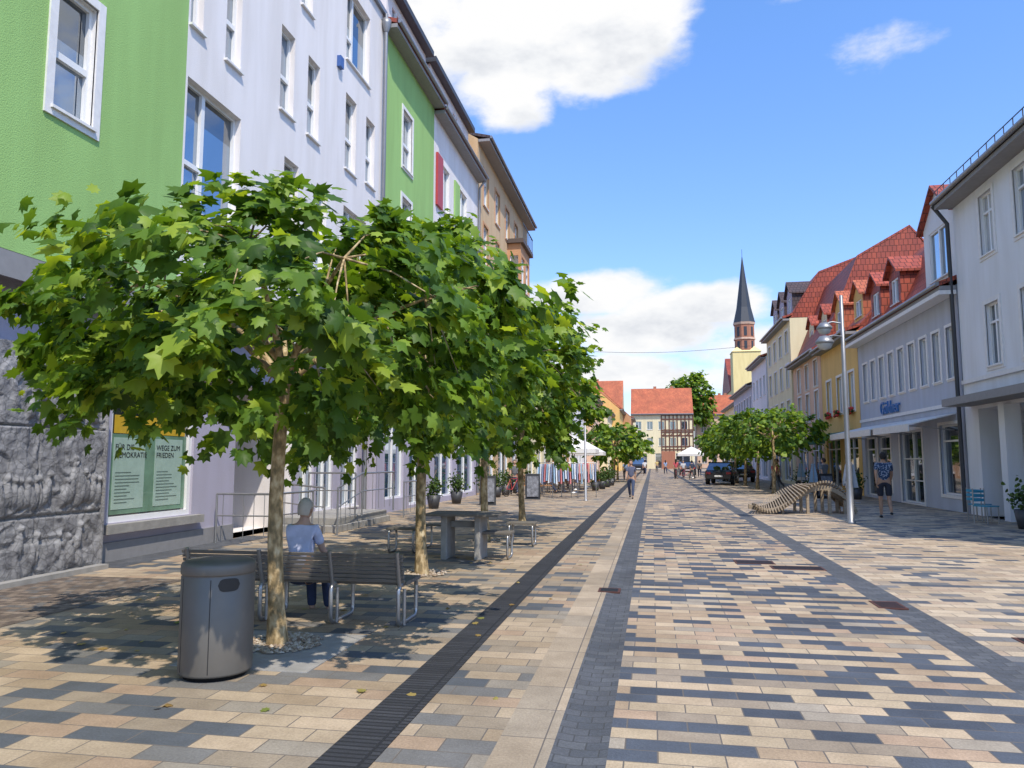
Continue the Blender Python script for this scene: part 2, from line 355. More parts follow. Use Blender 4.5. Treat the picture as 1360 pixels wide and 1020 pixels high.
# ============================== LEFT BUILDINGS
M['signblue']=plain('sign_blue_plate',(.05,.12,.35),.4)
M['py']=plain('poster_yellow',(.6,.38,.04),.08); M['pg']=plain('poster_green',(.18,.31,.21),.05,0,.4,2); M['pw']=plain('poster_pale',(.37,.49,.41),.06); M['pt']=plain('poster_text',(.12,.17,.14),.7)
def left_first():
    e=empty('green_and_white_apartment_building'); W=MB();G=MB()
    F=(V((-8.1,-2,0)),V((0,1,0)),V((1,0,0))); y=lambda v:v+2
    t=dict(trim=.14,k='t',g='glassb',rev='trim')
    ops=[]
    for a in (0.2,3.2,5.9): 
        for z in (6.5,9.7,12.9): ops.append((y(a),y(a+.75),z,z+1.85,dict(t)))
    for z in (6.5,9.7,12.9): ops.append((y(8.66),y(9.42),z,z+1.85,dict(t)))
    facade(W,G,F,13.6,4.3,15.6,ops,'green')
    F=(V((-8.1,11.6,0)),V((0,1,0)),V((1,0,0))); y=lambda v:v-11.6
    b=dict(k='big',g='glassb',rev='white',d=.2); s=dict(k='t',g='glassb',rev='white',d=.2)
    ops=[(y(11.66),y(13.45),6.1,8.5,b),(y(11.66),y(12.05),9.5,11.5,s),(y(12.8),y(13.35),9.45,11.5,s),(y(12.8),y(13.35),12.6,14.6,s),
      (y(15.0),y(15.65),9.5,11.5,s),(y(16.35),y(17.0),9.5,11.5,s),(y(15.9),y(16.5),12.55,14.6,s),(y(15.3),y(16.0),6.3,8.5,s),(y(17),y(17.6),6.3,8.5,s),
      (y(18.6),y(20.3),12.65,14.8,dict(b)),(y(18.65),y(19.4),9.55,11.7,s),(y(20.15),y(20.85),9.7,11.7,s),(y(18.65),y(20.3),6.2,8.5,dict(b))]
    facade(W,G,F,9.9,4.3,15.6,ops,'white')
    W.box(-18,-8.104,-2,21.5,15.6,15.9,'dgrey'); W.box(-18,-8.62,-1.9,21.49,4.31,15.59,'grey')
    W.poly([(-8.6,21.495,4.3),(-8.1,21.495,4.3),(-8.1,21.495,15.6),(-8.6,21.495,15.6)],'white')
    W.poly([(-8.6,-2,4.298),(-8.1,-2,4.298),(-8.1,21.5,4.298),(-8.6,21.5,4.298)],'soffit')
    W.box(-8.12,-8.09,-2,11.5,3.95,4.29,'soffit'); W.box(-8.4,-8.0,-2,21.5,15.6,15.75,'zinc')
    F=(V((-8.55,-2,0)),V((0,1,0)),V((1,0,0))); y=lambda v:v+2
    sh=dict(k='plain',g='glassd',d=.12,t=.09,sill=0)
    ops=[(y(10.75),y(13.0),.6,3.0,dict(sh)),(y(14.45),y(17.0),.0,3.2,dict(k='void',d=2.4,back='white',rev='white')),
         (y(17.4),y(18.2),.3,2.9,dict(k='w2',g='glassb',d=.12)),(y(18.35),y(19.4),.3,2.9,dict(k='w2',g='glassb',d=.12)),(y(19.9),y(21.1),.3,2.9,dict(k='w2t',g='glassb',d=.12))]
    facade(W,G,F,23.5,0,4.3,ops,'lav')
    W.box(-8.56,-8.42,10.5,14.2,3.1,3.75,'brown'); W.box(-8.56,-8.40,10.6,13.2,.44,.585,'concrete'); W.box(-8.56,-8.5,10.2,14.4,0,.3,'soffit')
    W.tube([(-8.45,13.9,3.1),(-8.3,13.9,2.9),(-8.45,13.9,2.7)],.04,'zinc',6)
    W.tube([(-7.98,21.35,15.6),(-7.98,21.35,4.3),(-8.4,21.35,4.0),(-8.4,21.35,.1)],.06,'zinc',8)
    W.lathe([(.07,0),(.16,.25),(.16,.4),(.0,.4)],(-7.98,21.35,15.0),'zinc',12)
    W.box(-8.1,-7.99,18.0,18.22,12.1,12.4,'signblue')
    W.build('walls',e); G.build('windows',e)
    b=MB(); x=-8.655
    b.box(x,x+.006,10.95,12.85,2.05,2.35,'py'); b.box(x,x+.006,10.86,12.9,.72,2.04,'pg')
    for yy in (10.95,12.0):
        b.box(x+.006,x+.012,yy,yy+.78,.8,1.98,'pw')
        for i in range(10): b.box(x+.012,x+.015,yy+.06,yy+.06+random.uniform(.25,.6),.9+i*.055,.915+i*.055,'pt')
    b.build('poster_display',e,False)
    r=(math.pi/2,0,math.pi/2)
    text('poster_heading','FÜR DIE\nDEMOKRATIE',.13,'black',e,(x+.016,10.98,1.78),r,.001); text('poster_heading','WEGE ZUM\nFRIEDEN',.13,'black',e,(x+.016,12.03,1.78),r,.001)
left_first()
def relief():
    e=empty('stone_relief_wall'); b=MB(); y0,y1,z1=4.0,10.13,3.15; ny,nz=300,150
    figs=[]
    for i in range(60):
        fy=random.uniform(y0+.2,y1-.2); fz=random.choice((.25,1.2,2.35))+random.uniform(-.08,.25); hh=random.uniform(.14,.28); figs.append((fy,fz,hh,random.uniform(-.3,.3)))
    for cy_ in (8.3,9.4):
        for j in range(7): figs.append((cy_+j*.1+random.uniform(-.02,.02),1.15+random.uniform(-.05,.05),.17,random.uniform(-.2,.2)))
    rows=[]
    for j in range(nz+1):
        z=z1*j/nz; r=[]
        for i in range(ny+1):
            y=y0+(y1-y0)*i/ny
            h=.015*noise.fractal(V((y*2.0,z*2.0,0)),1,2,4)+.012*noise.noise(V((y*13,z*13,3)))
            n_=noise.noise(V((y*1.6,z*1.9,9)))
            h+=.022 if n_>.08 else 0   # raised map-like shapes
            if abs(n_+.2)<.035: h+=.015
            for fy,fz,hh,tl in figs:
                dz=z-fz; dy=y-fy-tl*dz
                if abs(dz)<hh*1.4 and abs(dy)<.14:
                    q=(dy/(.035+.035*(1-dz/hh)))**2+(dz/hh)**2
                    if q<1: h=max(h,.05*math.sqrt(1-q)+.008*math.sin(dy*160)+.01)
                    q=(dy/.038)**2+((dz-hh*1.18)/.05)**2
                    if q<1: h=max(h,.055*math.sqrt(1-q)+.01)
            for g in (5.6,7.25,8.9):
                if abs(y-g)<.014: h=-.03
            for g in (.85,2.06):
                if abs(z-g)<.014: h=-.03
            r.append((-8.16+h,y,z))
        rows.append(r)
    b.grid(rows,'stone'); b.build('relief_face',e,False)
    b=MB(); b.box(-8.54,-8.2,4.0,10.13,0,3.15,'stone'); b.box(-8.2,-7.98,4.0,10.13,-.01,.07,'concrete'); b.box(-8.2,-8.1,10.11,10.135,.07,3.15,'stone');b.build('relief_block',e,False)
relief()
F=FR(-8.1,21.5,-1); y=lambda v:v-21.5
s=dict(k='t',g='glass',rev='trim',trim=.12); sh=dict(k='shop',g='glassb',d=.15)
building('green_gabled_house',F,5.6,15.4,[(.3,15.6),(5,18.8)],10,'green','tile',
  [(y(23.4),y(24.4),z,z+2,dict(s)) for z in (5.4,8.45,11.5)]+[(y(22.2),y(24),.4,2.9,dict(sh)),(y(24.6),y(26.5),.1,2.9,dict(sh))],gf='lav',gz=4.2)
F=FR(-8.1,27.1,-1); y=lambda v:v-27.1
w=dict(k='w2',g='glass',rev='trim')
building('white_house_with_red_shutters',F,7.5,15.2,[(.3,15.4),(5,18.8)],10,'white','tile',
  [(y(28.2),y(29.4),z,z+1.9,dict(w)) for z in (5.4,8.5,11.6)]+[(y(31),y(32.4),z,z+1.9,dict(w)) for z in (5.4,8.5,11.6)]+[(y(27.6),y(30.2),.2,2.9,dict(sh)),(y(31),y(34),.2,2.9,dict(sh))],pipe=True,gf='lav',gz=4.2)
q=MB()
for z in (8.5,11.6): q.box(-8.09,-8.0,27.35,28.1,z-.1,z+2,'red'); q.box(-8.09,-8.03,30.1,30.9,z,z+1.9,'green')
q.build('window_shutters',bpy.data.objects['white_house_with_red_shutters'],False)
for nme,a,b in (('green_gabled_house',22.6,27.0),('white_house_with_red_shutters',27.6,34.0)):
    e=bpy.data.objects[nme]; W=MB();G=MB(); F=FR(-8.45,a,-1)
    facade(W,G,F,b-a,15.3,17.4,[(i*1.5+.5,i*1.5+1.4,16.0,17.1,dict(w,d=.08)) for i in range(int((b-a-.6)/1.5))],'white')
    for yy in (a,b): W.poly([(-8.452,yy,15.3),(-11.5,yy,15.3),(-11.5,yy,17.4),(-8.452,yy,17.4)],'white')
    W.box(-12,-8.15,a-.15,b+.15,17.4,17.62,'dgrey'); W.build('attic_walls',e); G.build('attic_windows',e)
F=FR(-8.1,34.6,-1)
building('beige_corner_house',F,14.7,17.3,[(.3,17.5),(6,21)],12,'beige','tile3',
  wins(4,1.1,2.9,1.2,[(4.8,6.8),(8.2,10.2),(11.4,13.4),(14.4,16.2)],dict(k='w2t',trim=.12,tm='orange'))+[(1,4,.2,3,dict(sh)),(5,8,.2,3,dict(sh)),(9,12,.2,3,dict(sh))],over=.6)
e=bpy.data.objects['beige_corner_house']; W=MB();G=MB()
F=(V((-7.3,42.2,0)),V((0,1,0)),V((1,0,0)))
facade(W,G,F,3.2,4.2,14.2,[(.3,1.4,a,a+1.9,dict(k='w2t')) for a in (5,8.3,11.6)]+[(1.8,2.9,a,a+1.9,dict(k='w2t')) for a in (5,8.3,11.6)],'orange')
F=(V((-8.1,42.2,0)),V((1,0,0)),V((0,-1,0)))
facade(W,G,F,.8,4.2,14.2,[(.15,.65,a,a+1.9,dict(k='x',t=.05)) for a in (5,8.3,11.6)],'orange')
W.poly([(-8.1,42.2,4.2),(-7.3,42.2,4.2),(-7.3,45.4,4.2),(-8.1,45.4,4.2)],'orange')
W.box(-8.1,-7.1,42.0,45.6,14.2,14.45,'brown'); 
for i in range(8): W.box(-7.15,-7.12,42.1+i*.48,42.13+i*.48,14.45,15.3,'dgrey')
W.box(-7.16,-7.11,42.0,45.6,15.3,15.36,'dgrey')
W.build('bay_walls',e); G.build('bay_windows',e)
cols=['cream','orange','rwhite','pink','cream','ochre','orange']
yy=49.4
for i,(wd,ev,rz) in enumerate([(14,8.6,12.3),(13,9.2,12.8),(15,8.6,12.8),(12,9.3,13.4),(12,8.4,12.6),(13,9.4,13.8),(14,8.8,13.5)]):
    xf=-8.3+6.8*((max(0,yy-70))/75)**1.3
    nW=int(wd/2.4)
    building(['terraced_house','town_house'][i%2],FR(xf,yy,-1),wd,ev,[(0.1,ev+.1),(5,rz)],10,cols[i],'tile2',
      wins(nW,1.0,2.3,.9,[(3.9,5.4),(6.4,7.8)],dict(k='w2'))+[(1+j*4,3.8+j*4,.2,2.8,dict(k='shop',g='glassd')) for j in range(int(wd/4.2))])
    yy+=wd+.02
# ============================== RIGHT BUILDINGS
w=dict(k='w2t',trim=.13); 
F=FR(9.4,12,1); y=lambda v:v-12
ops=[(y(a),y(a+.85),z,z+1.75,dict(w)) for a in (14,16.2,18.2,20.25,22.35) for z in (4.25,7.4)]+[(y(20.3),y(24.1),0,3.1,dict(k='void',d=3,back='lav',rev='rwhite')),(y(14),y(19),.3,3,dict(k='shop',g='glassd'))]
e=building('white_corner_building',F,13.05,9.6,[(0.2,9.8),(5.5,12)],11,'rwhite','tile3',ops,over=.55)
q=MB(); q.box(8.6,9.39,12,24.6,3.2,3.42,'soffit'); q.box(9.33,9.39,12,25,3.9,4.02,'trim')
q.box(9.2,9.6,22.0,22.35,0,3.1,'rwhite')
for i in range(26): q.box(8.86,8.88,12.2+i*.5,12.22+i*.5,9.75,9.98,'dgrey')
q.box(8.86,8.88,12,25.05,9.98,10.0,'dgrey'); q.build('canopy_and_snow_guard',e,False)
q=MB(); q.tube([(8.85,25.15,9.6),(9.25,25.15,9.0),(9.28,25.15,.05)],.065,'dgrey',8); q.build('downpipe',e,False)
F=FR(9.4,25.1,1); y=lambda v:v-25.1
ops=[(y(25.5+i*1.22),y(25.5+i*1.22)+.66,4.2,5.85,dict(k='w2',trim=.09,g='glassc' if i%2 else 'glass')) for i in range(9)]
ops+=[(y(25.6),y(27.2),.5,2.75,dict(k='shop',g='glassd',trim=.1)),(y(28.9),y(31.3),.05,2.7,dict(k='door',g='glassd',trim=.12)),(y(32.5),y(34.2),.4,2.6,dict(k='shop',g='glassd',trim=.1)),(y(34.7),y(36.2),.1,2.6,dict(k='shop',g='glassd'))]
e=building('blue_grey_shop_house',F,11.6,7.05,[(.25,7.3),(1.5,9.9),(5,11.2)],10,'blue','tile',ops,over=.5,gm='tile')
q=MB(); q.box(9.34,9.39,25.15,36.65,3.3,3.42,'trim'); q.box(8.88,9.38,25.1,36.7,6.75,6.88,'trim')
q.build('cornice',e,False)
dormer(e,F,.3,3.0,-.15,7.3,9.6,3,'rwhite','tile'); dormer(e,F,6.2,7.6,-.3,7.5,9.1,3,'tile','tile'); dormer(e,F,8.8,10.2,-.3,7.5,9.1,3,'tile','tile')
q=MB()
for a,b in ((25.7,29.6),(30.0,33.2),(33.4,36.4)):
    q.hexa([(9.38,a,3.05),(9.38,b,3.05),(8.0,b,2.72),(8.0,a,2.72),(9.38,a,3.09),(9.38,b,3.09),(8.0,b,2.76),(8.0,a,2.76)],'awn')
    q.box(7.97,8.0,a,b,2.52,2.76,'awn')
    for c in (a+.2,b-.2): q.tube([(9.38,c,2.55),(8.1,c,2.7)],.02,'steel',6)
q.build('awnings',e,False)
M['sgn']=plain('sign_blue',(.02,.16,.42),.4)
text('shop_sign','Göldner',.72,'sgn',e,(9.33,33.4,3.48),(math.pi/2,0,-math.pi/2),.03)
F=FR(9.4,36.75,1)
e=building('ochre_house',F,7.6,7.6,[(.2,7.8),(4.5,12.4)],9,'ochre','tile',wins(3,1.0,2.3,.8,[(4.0,5.8)],dict(k='w2',trim=.12))+[(.6,3.2,.2,2.7,dict(k='shop',g='glassd')),(4,7,.2,2.7,dict(k='shop',g='glassd'))],over=.5,gm='tile')
dormer(e,F,1,2.6,-.6,8.2,9.6,3,'ochre','tile2'); dormer(e,F,4.6,6.4,-.6,8.2,9.8,3,'ochre','tile2')
q=MB()
q.hexa([(9.38,38,3.0),(9.38,44,3.0),(8.1,44,2.6),(8.1,38,2.6),(9.38,38,3.04),(9.38,44,3.04),(8.1,44,2.64),(8.1,38,2.64)],'awng'); q.box(8.07,8.1,38,44,2.4,2.64,'awng')
for i in range(3):
    for j in range(26):
        a=37.55+i*2.3+random.random(); z=3.95+random.uniform(-.12,.14); r=random.uniform(.05,.1)
        q.lathe([(0,-r),(r,-r*.3),(r*.8,r*.5),(0,r)],(9.25+random.uniform(-.06,.05),a,z),'flower' if j%2 else 'leaf2',6)
q.build('awning_and_flower_boxes',e,False)
F=FR(9.4,44.4,1)
e=building('cream_house_with_red_mansard',F,8.4,7.8,[(.2,8.1),(2.2,13.0),(5,14.6)],10,'pink','tile',wins(3,1.0,2.5,.9,[(3.9,5.6),(5.9,7.4)],dict(k='w2',trim=.1))+[(.6,3.4,.2,2.7,dict(k='shop',g='glassd')),(4.4,7.6,.2,2.7,dict(k='shop',g='glassd'))],gm='tile')
dormer(e,F,1.2,2.6,-.7,8.6,10.1,3,'cream','tile'); dormer(e,F,4.8,6.2,-.7,8.6,10.1,3,'cream','tile')
F=FR(9.3,52.85,1)
e=building('yellow_house',F,10.4,11.2,[(.2,11.4),(2,14.2),(5,15.3)],10,'cream','tile',wins(4,1.1,2.5,.8,[(4,5.7),(6.6,8.2),(9,10.5)],dict(k='w2',trim=.1))+[(.8,4.4,.2,2.9,dict(k='shop',g='glassd')),(5.4,9.6,.2,2.9,dict(k='shop',g='glassd'))],gm='tile')
for a in (1,4.2,7.2): dormer(e,F,a,a+2,-.4,11.5,13.2,3,'lav','tile3')
F=FR(9.2,63.3,1)
building('white_gable_house',F,9,10,[(.2,10.2),(5,14.5)],10,'rwhite','tile2',wins(4,1.0,2.1,.8,[(4,5.7),(7,8.6)],dict(k='w2'))+[(.8,4,.2,2.9,dict(k='shop',g='glassd')),(5,8.4,.2,2.9,dict(k='shop',g='glassd'))],gm='cream')
F=FR(9.2,72.35,1)
building('grey_blue_house',F,16,8.6,[(.2,8.8),(5,12.5)],10,'blue','tile3',wins(7,1.0,2.2,.8,[(3.6,5.2),(6,7.6)],dict(k='w2',trim=.1))+[(1+j*5,4.6+j*5,.2,2.7,dict(k='shop',g='glassd')) for j in range(3)])
F=FR(10.2,88.5,1)
building('cream_terraced_house',F,22,8.5,[(.2,8.7),(5,12)],10,'cream','tile',wins(9,1.0,2.3,.9,[(3.6,5.2),(6,7.4)],dict(k='w2'))+[(1+j*5,4.6+j*5,.2,2.7,dict(k='shop',g='glassd')) for j in range(4)])
def FE(x,yv): return (V((x,yv,0)),V((1,0,0)),V((0,-1,0)))
F=FE(-4,150)
e=building('half_timbered_town_hall',F,12,10.6,[(.1,10.8),(5,16)],10,'cream','tile2',wins(5,1.1,2.2,.9,[(4.4,6),(7.6,9.2)],dict(k='w2',g='glassd'))+[(1,3,0,3,dict(k='door',g='glassd')),(4.6,7,0,3,dict(k='shop',g='glassd')),(8.5,11.2,0,3,dict(k='shop',g='glassd'))])
q=MB()
for z in (3.6,4.2,6.3,7.0,7.4,9.5,10.3): q.box(1.8,8,149.9,149.99,z,z+.22,'timber')
for i in range(9): q.box(1.8+i*.75,2.0+i*.75,149.88,149.98,3.4,10.5,'timber')
for i in range(4): q.hexa([(2+i*1.5,149.86,6.5),(2.2+i*1.5,149.86,6.5),(2.2+i*1.5,149.96,6.5),(2+i*1.5,149.96,6.5),(2.7+i*1.5,149.86,7.1),(2.9+i*1.5,149.86,7.1),(2.9+i*1.5,149.96,7.1),(2.7+i*1.5,149.96,7.1)],'timber')
q.box(1.8,4.4,149.9,149.99,0,3.4,'brick'); q.build('timber_frame',e,False)
building('pink_town_house',FE(9.6,168),9,11.5,[(.1,11.7),(5,16)],10,'pink','tile2',wins(4,1.1,2.1,.9,[(1,3),(4.4,6),(7.6,9.2)],dict(k='w2',g='glassd')))
building('background_house',FE(-30,162),24,12,[(.1,12.2),(5,19)],10,'cream','tile2',wins(9,1.1,2.3,.9,[(4.4,6),(7.6,9.2)],dict(k='w2',g='glassd')))
building('background_house',FE(18,128),16,9,[(.1,9.2),(5,14)],10,'yellow','tile',wins(6,1.1,2.3,.9,[(4.4,6),(6.8,8.2)],dict(k='w2',g='glassd')))
def church():
    e=empty('church_tower'); b=MB(); cx,cy=21.6,180
    b.box(18.6,24.8,cy-2.2,cy+3,0,26.5,'yellow')
    b.hexa([(18.4,cy-2.4,26.5),(25,cy-2.4,26.5),(25,cy+3,26.5),(18.4,cy+3,26.5),(20.4,cy-.6,28.4),(22.9,cy-.6,28.4),(22.9,cy+1,28.4),(20.4,cy+1,28.4)],'yellow')
    def ring(r,z): return [(cx+r*math.cos(math.pi/8+k*math.pi/4),cy+r*math.sin(math.pi/8+k*math.pi/4),z) for k in range(8)]
    b.grid([ring(2.3,26.6),ring(2.3,33.2)],'brick',True,False); b.grid([ring(2.5,29.4),ring(2.5,29.8)],'pink',True,False); b.grid([ring(2.45,32.9),ring(2.6,33.4)],'pink',True,False)
    b.grid([ring(2.55,33.4),ring(1.7,37.0),ring(.85,43),ring(.06,49.3)],'slate',True,False)
    for k in range(8):
        a=math.pi/4*k; c,s_=math.cos(a),math.sin(a); x=cx+c*2.15;yq=cy+s_*2.15; t=V((-s_,c,0)); n=V((c,s_,0))
        for z0,z1 in ((27.2,29),(30.2,32.3)):
            p=V((x,yq,0)); b.hexa([p+t*a2+n*nn+V((0,0,z)) for z in (z0,z1) for a2,nn in ((-.32,-.1),(.32,-.1),(.32,.04),(-.32,.04))],'slate')
        p=V((cx+c*2.2,cy+s_*2.2,0))
        b.hexa([p+t*a2+n*nn+V((0,0,33.4)) for a2,nn in ((-.7,-.4),(.7,-.4),(.7,.1),(-.7,.1))]+[p+t*a2*.05+n*(nn-.1)+V((0,0,36.0)) for a2,nn in ((-.7,-.6),(.7,-.6),(.7,-.3),(-.7,-.3))],'slate')
    b.tube([(cx,cy,49.2),(cx,cy,51)],.05,'dgrey',6); b.build('tower',e)
    W=MB();W.box(18.6,40,cy+3,cy+25,0,18,'yellow'); W.hexa([(18.4,cy+3,18),(40,cy+3,18),(40,cy+25,18),(18.4,cy+25,18),(18.4,cy+13.9,27),(40,cy+13.9,27),(40,cy+14.1,27),(18.4,cy+14.1,27)],'tile'); W.build('nave',e)
church()
# ============================== TREES
def leafbase(simple):
    if simple:
        o=[(0,0),(.45,.15),(.38,.6),(0,1),(-.38,.6),(-.45,.15)]
    else:
        h=[(0,0),(.30,-.10),(.29,.10),(.60,.27),(.38,.42),(.42,.74),(.19,.66)]
        o=h+[(0,1.0)]+[(-x,y) for x,y in h[:0:-1]]
    vs=[(0,.35,.05)]+[(x,y,-.16*(abs(x)*1.3+max(0,y-.4))) for x,y in o]
    n=len(o); return np.array(vs),[(0,1+i,1+(i+1)%n) for i in range(n)]
def leaves(name,P,Nrm,Dr,Sz,mat,parent,simple):
    base,tri=leafbase(simple); tri=np.array(tri); nv=len(base); n=len(P)
    Nrm/=np.linalg.norm(Nrm,axis=1)[:,None]; X=np.cross(Dr,Nrm); X/=np.linalg.norm(X,axis=1)[:,None]+1e-9; Yv=np.cross(Nrm,X)
    B=np.repeat(base[None],n,0); B[:,:,2]*=rng.uniform(-.4,2.6,n)[:,None]; B[:,:,0]*=rng.uniform(.75,1.1,n)[:,None]
    co=P[:,None,:]+Sz[:,None,None]*(B[:,:,0,None]*X[:,None,:]+B[:,:,1,None]*Yv[:,None,:]+B[:,:,2,None]*Nrm[:,None,:])
    co=co.reshape(-1,3); f=(tri[None]+(np.arange(n)*nv)[:,None,None]).reshape(-1,3)
    me=bpy.data.meshes.new(name); me.vertices.add(len(co)); me.vertices.foreach_set('co',co.ravel())
    me.loops.add(f.size); me.loops.foreach_set('vertex_index',f.ravel()); me.polygons.add(len(f))
    me.polygons.foreach_set('loop_start',np.arange(len(f))*3); me.polygons.foreach_set('loop_total',np.full(len(f),3))
    me.materials.append(M[mat]); me.update(calc_edges=True)
    o=bpy.data.objects.new(name,me); S.collection.objects.link(o); o.parent=parent
def tree(name,x,y,tr,zb,cr,nl,ls,ncl,simple=False,mat='leaf',clr=.5,droop=[]):
    cx,cy,cz,rx,ry,rz=cr; e=empty(name); b=MB()
    th=cz-rz*.35
    pts=[];rad=[]
    for i in range(9):
        t=i/8; pts.append((x+.03*math.sin(5*t+x*3),y+.03*math.cos(4*t+y),zb+t*(th-zb))); rad.append(tr*(1.35-.35*min(1,t*8) if t<.13 else 1-.3*t))
    b.tube(pts,rad,'bark',12)
    top=V(pts[-1])
    cl=[]
    for i in range(ncl):
        a=i*2.39996+random.uniform(-.3,.3); zz=1-2*(i+.5)/ncl; zz=max(-.9,min(.95,zz+random.uniform(-.15,.15)))
        rr=math.sqrt(1-zz*zz); k=random.uniform(.4,1.0)**.55
        k*=random.uniform(.85,1.14)
        cl.append(V((cx+rx*rr*math.cos(a)*k,cy+ry*rr*math.sin(a)*k,cz+rz*zz*k)))
    cl+=[V(d) for d in droop]
    lim=[]
    for i in range(9):
        a=6.283*i/9+random.uniform(-.2,.2); el=random.uniform(-.1,.5)
        p3=V((cx+rx*.55*math.cos(a),cy+ry*.55*math.sin(a),cz+rz*el)); p0=top-V((0,0,random.uniform(0,.3)*rz))
        p1=p0.lerp(p3,.35)+V((0,0,.12*rz)); p2=p0.lerp(p3,.7)+V((0,0,.1*rz))
        b.tube([p0,p1,p2,p3],[tr*.5,tr*.4,tr*.28,tr*.18],'bark',6); lim.append((p1,p2,p3))
    for c in cl:
        l=min(lim,key=lambda q:(q[2]-c).length); s_=min(l,key=lambda q:(q-c).length)
        b.tube([s_,s_.lerp(c,.5)+V((0,0,.06)),c],[tr*.16,tr*.1,tr*.05],'bark',5)
    b.build('trunk_and_limbs',e,False)
    per=nl//ncl; P=[];NN=[];DD=[];SS=[]
    C=V((cx,cy,cz-rz*.5))
    for c in cl:
        r=clr*random.uniform(.65,1.25); sh=random.uniform(.6,1.2)
        out=(c-C).normalized()
        nsh=8
        dirs=[(out*.8+V((random.gauss(0,.6),random.gauss(0,.6),random.gauss(.05,.5)))).normalized() for _ in range(nsh)]
        for i in range(int(per*sh)):
            d=dirs[i%nsh]; t=random.random()**.7*1.4
            p=c-out*r*.3+d*r*t+V((0,0,-.22*r*t*t))+V((random.gauss(0,.07),random.gauss(0,.07),random.gauss(0,.07)))*r*1.6
            side=V((random.gauss(0,1),random.gauss(0,1),random.gauss(0,.4)))
            nr=V((0,0,.6))+out*.6+V((random.gauss(0,.5),random.gauss(0,.5),random.gauss(0,.3)))
            dr=d*.5+side*.6+V((0,0,-.7))
            P.append(p);NN.append(nr);DD.append(dr);SS.append(ls*random.uniform(.5,1.25)*(.75 if t>1.1 else 1))
    leaves('foliage',np.array(P),np.array(NN),np.array(DD),np.array(SS),mat,e,simple)
tree('plane_tree',-3.25,6.24,.072,0,(-3.2,6.2,2.85,2.25,2.0,.92),7200,.172,72,clr=.40,droop=[(-5.5,6.6,2.5),(-5.3,5.9,2.7),(-5.2,7.3,2.35),(-2.1,8.2,2.0),(-2.6,8.4,1.95)])
tree('plane_tree',-3.23,10.42,.08,0,(-3.25,10.5,3.5,1.95,2.1,1.5),6800,.185,66,clr=.44,droop=[(-4.2,8.9,2.1),(-3.6,8.8,2.05)])
tree('plane_tree',-3.3,14.9,.08,0,(-3.3,15,3.55,2.15,2.2,1.5),4600,.215,54,clr=.5)
tree('plane_tree',-3.3,19.2,.08,0,(-3.3,19.2,3.35,2.0,2.1,1.5),3600,.24,46,clr=.5)
for yy in (57,63): tree('plane_tree',-2.8,yy,.09,0,(-2.8,yy,3.1,2.4,2.4,1.3),1300,.4,36,True,clr=.6)
for i,yy in enumerate((38.5,44.3,50,56,62)): tree('plane_tree',5.8,yy,.09,0,(5.8,yy,3.15,2.35,2.4,1.05),2400 if i<2 else 1300,.27 if i<2 else .38,40,True,clr=.55)
tree('background_tree',8.0,168,.4,0,(8.0,166,14.5,4.6,5,6.0),4200,.9,60,True,'leaf',clr=1.6)
tree('background_tree',-14,152,.3,0,(-13,146,5,4,4,3),1200,.8,30,True,'leaf2',clr=1.2)
# fallen leaves
n=60; P=np.stack([rng.uniform(-6,-1,n),rng.uniform(3.6,13,n),np.full(n,.012)],1)
fl=empty('fallen_leaves'); M['dry']=leafm('dry_leaves',[(0,(.25,.15,.05)),(.6,(.35,.26,.08)),(1,(.15,.2,.04))],.2)
leaves('leaves',P,rng.normal(0,.12,(n,3))+np.array([0,0,1.]),rng.normal(0,1,(n,3))*np.array([1,1,0]),rng.uniform(.04,.09,n),'dry',fl,False)
# ============================== STREET FURNITURE
def rr(pts_fn,w,h,r,n=5):
    o=[]
    for cx,cz,a0 in ((w-r,h-r,0),(r,h-r,90),(r,r,180),(w-r,r,270)):
        for i in range(n):
            a=math.radians(a0+90*i/(n-1)); o.append(pts_fn(cx+r*math.cos(a),cz+r*math.sin(a)))
    return o
def bin_():
    e=empty('litter_bin',(-3.27,5.36,0)); b=MB()
    b.lathe([(0,0),(.225,0),(.225,.05),(.235,.05)],(0,0,0),'black',40)
    b.lathe([(.235,.03),(.262,.035),(.265,.05),(.265,.735),(.258,.742),(.258,.752)],(0,0,0),'binm',48)
    b.lathe([(.258,.752),(.268,.756),(.27,.765),(.27,.815),(.262,.835),(.235,.85),(.12,.862),(0,.866)],(0,0,0),'binm',48)
    for a in (-125,-70,55,180):
        c=math.radians(a); p=V((math.cos(c),math.sin(c),0)); t=V((-p.y,p.x,0))
        b.hexa([p*rr_+t*w_+V((0,0,z)) for z in (.06,.73) for rr_,w_ in ((.26,-.003),(.26,.003),(.2662,.003),(.2662,-.003))],'black')
    rows=[]
    for i in range(13):
        u=-1+2*i/12; a=math.radians(-42+u*17); hz=.045*(1-abs(u)**4)**.5+.002
        rows.append([(math.cos(a)*.2685,math.sin(a)*.2685,.70-hz-.01),(math.cos(a)*.2685,math.sin(a)*.2685,.70+hz-.01)])
    b.grid(rows,'black'); b.build('bin_body',e,False)
bin_()
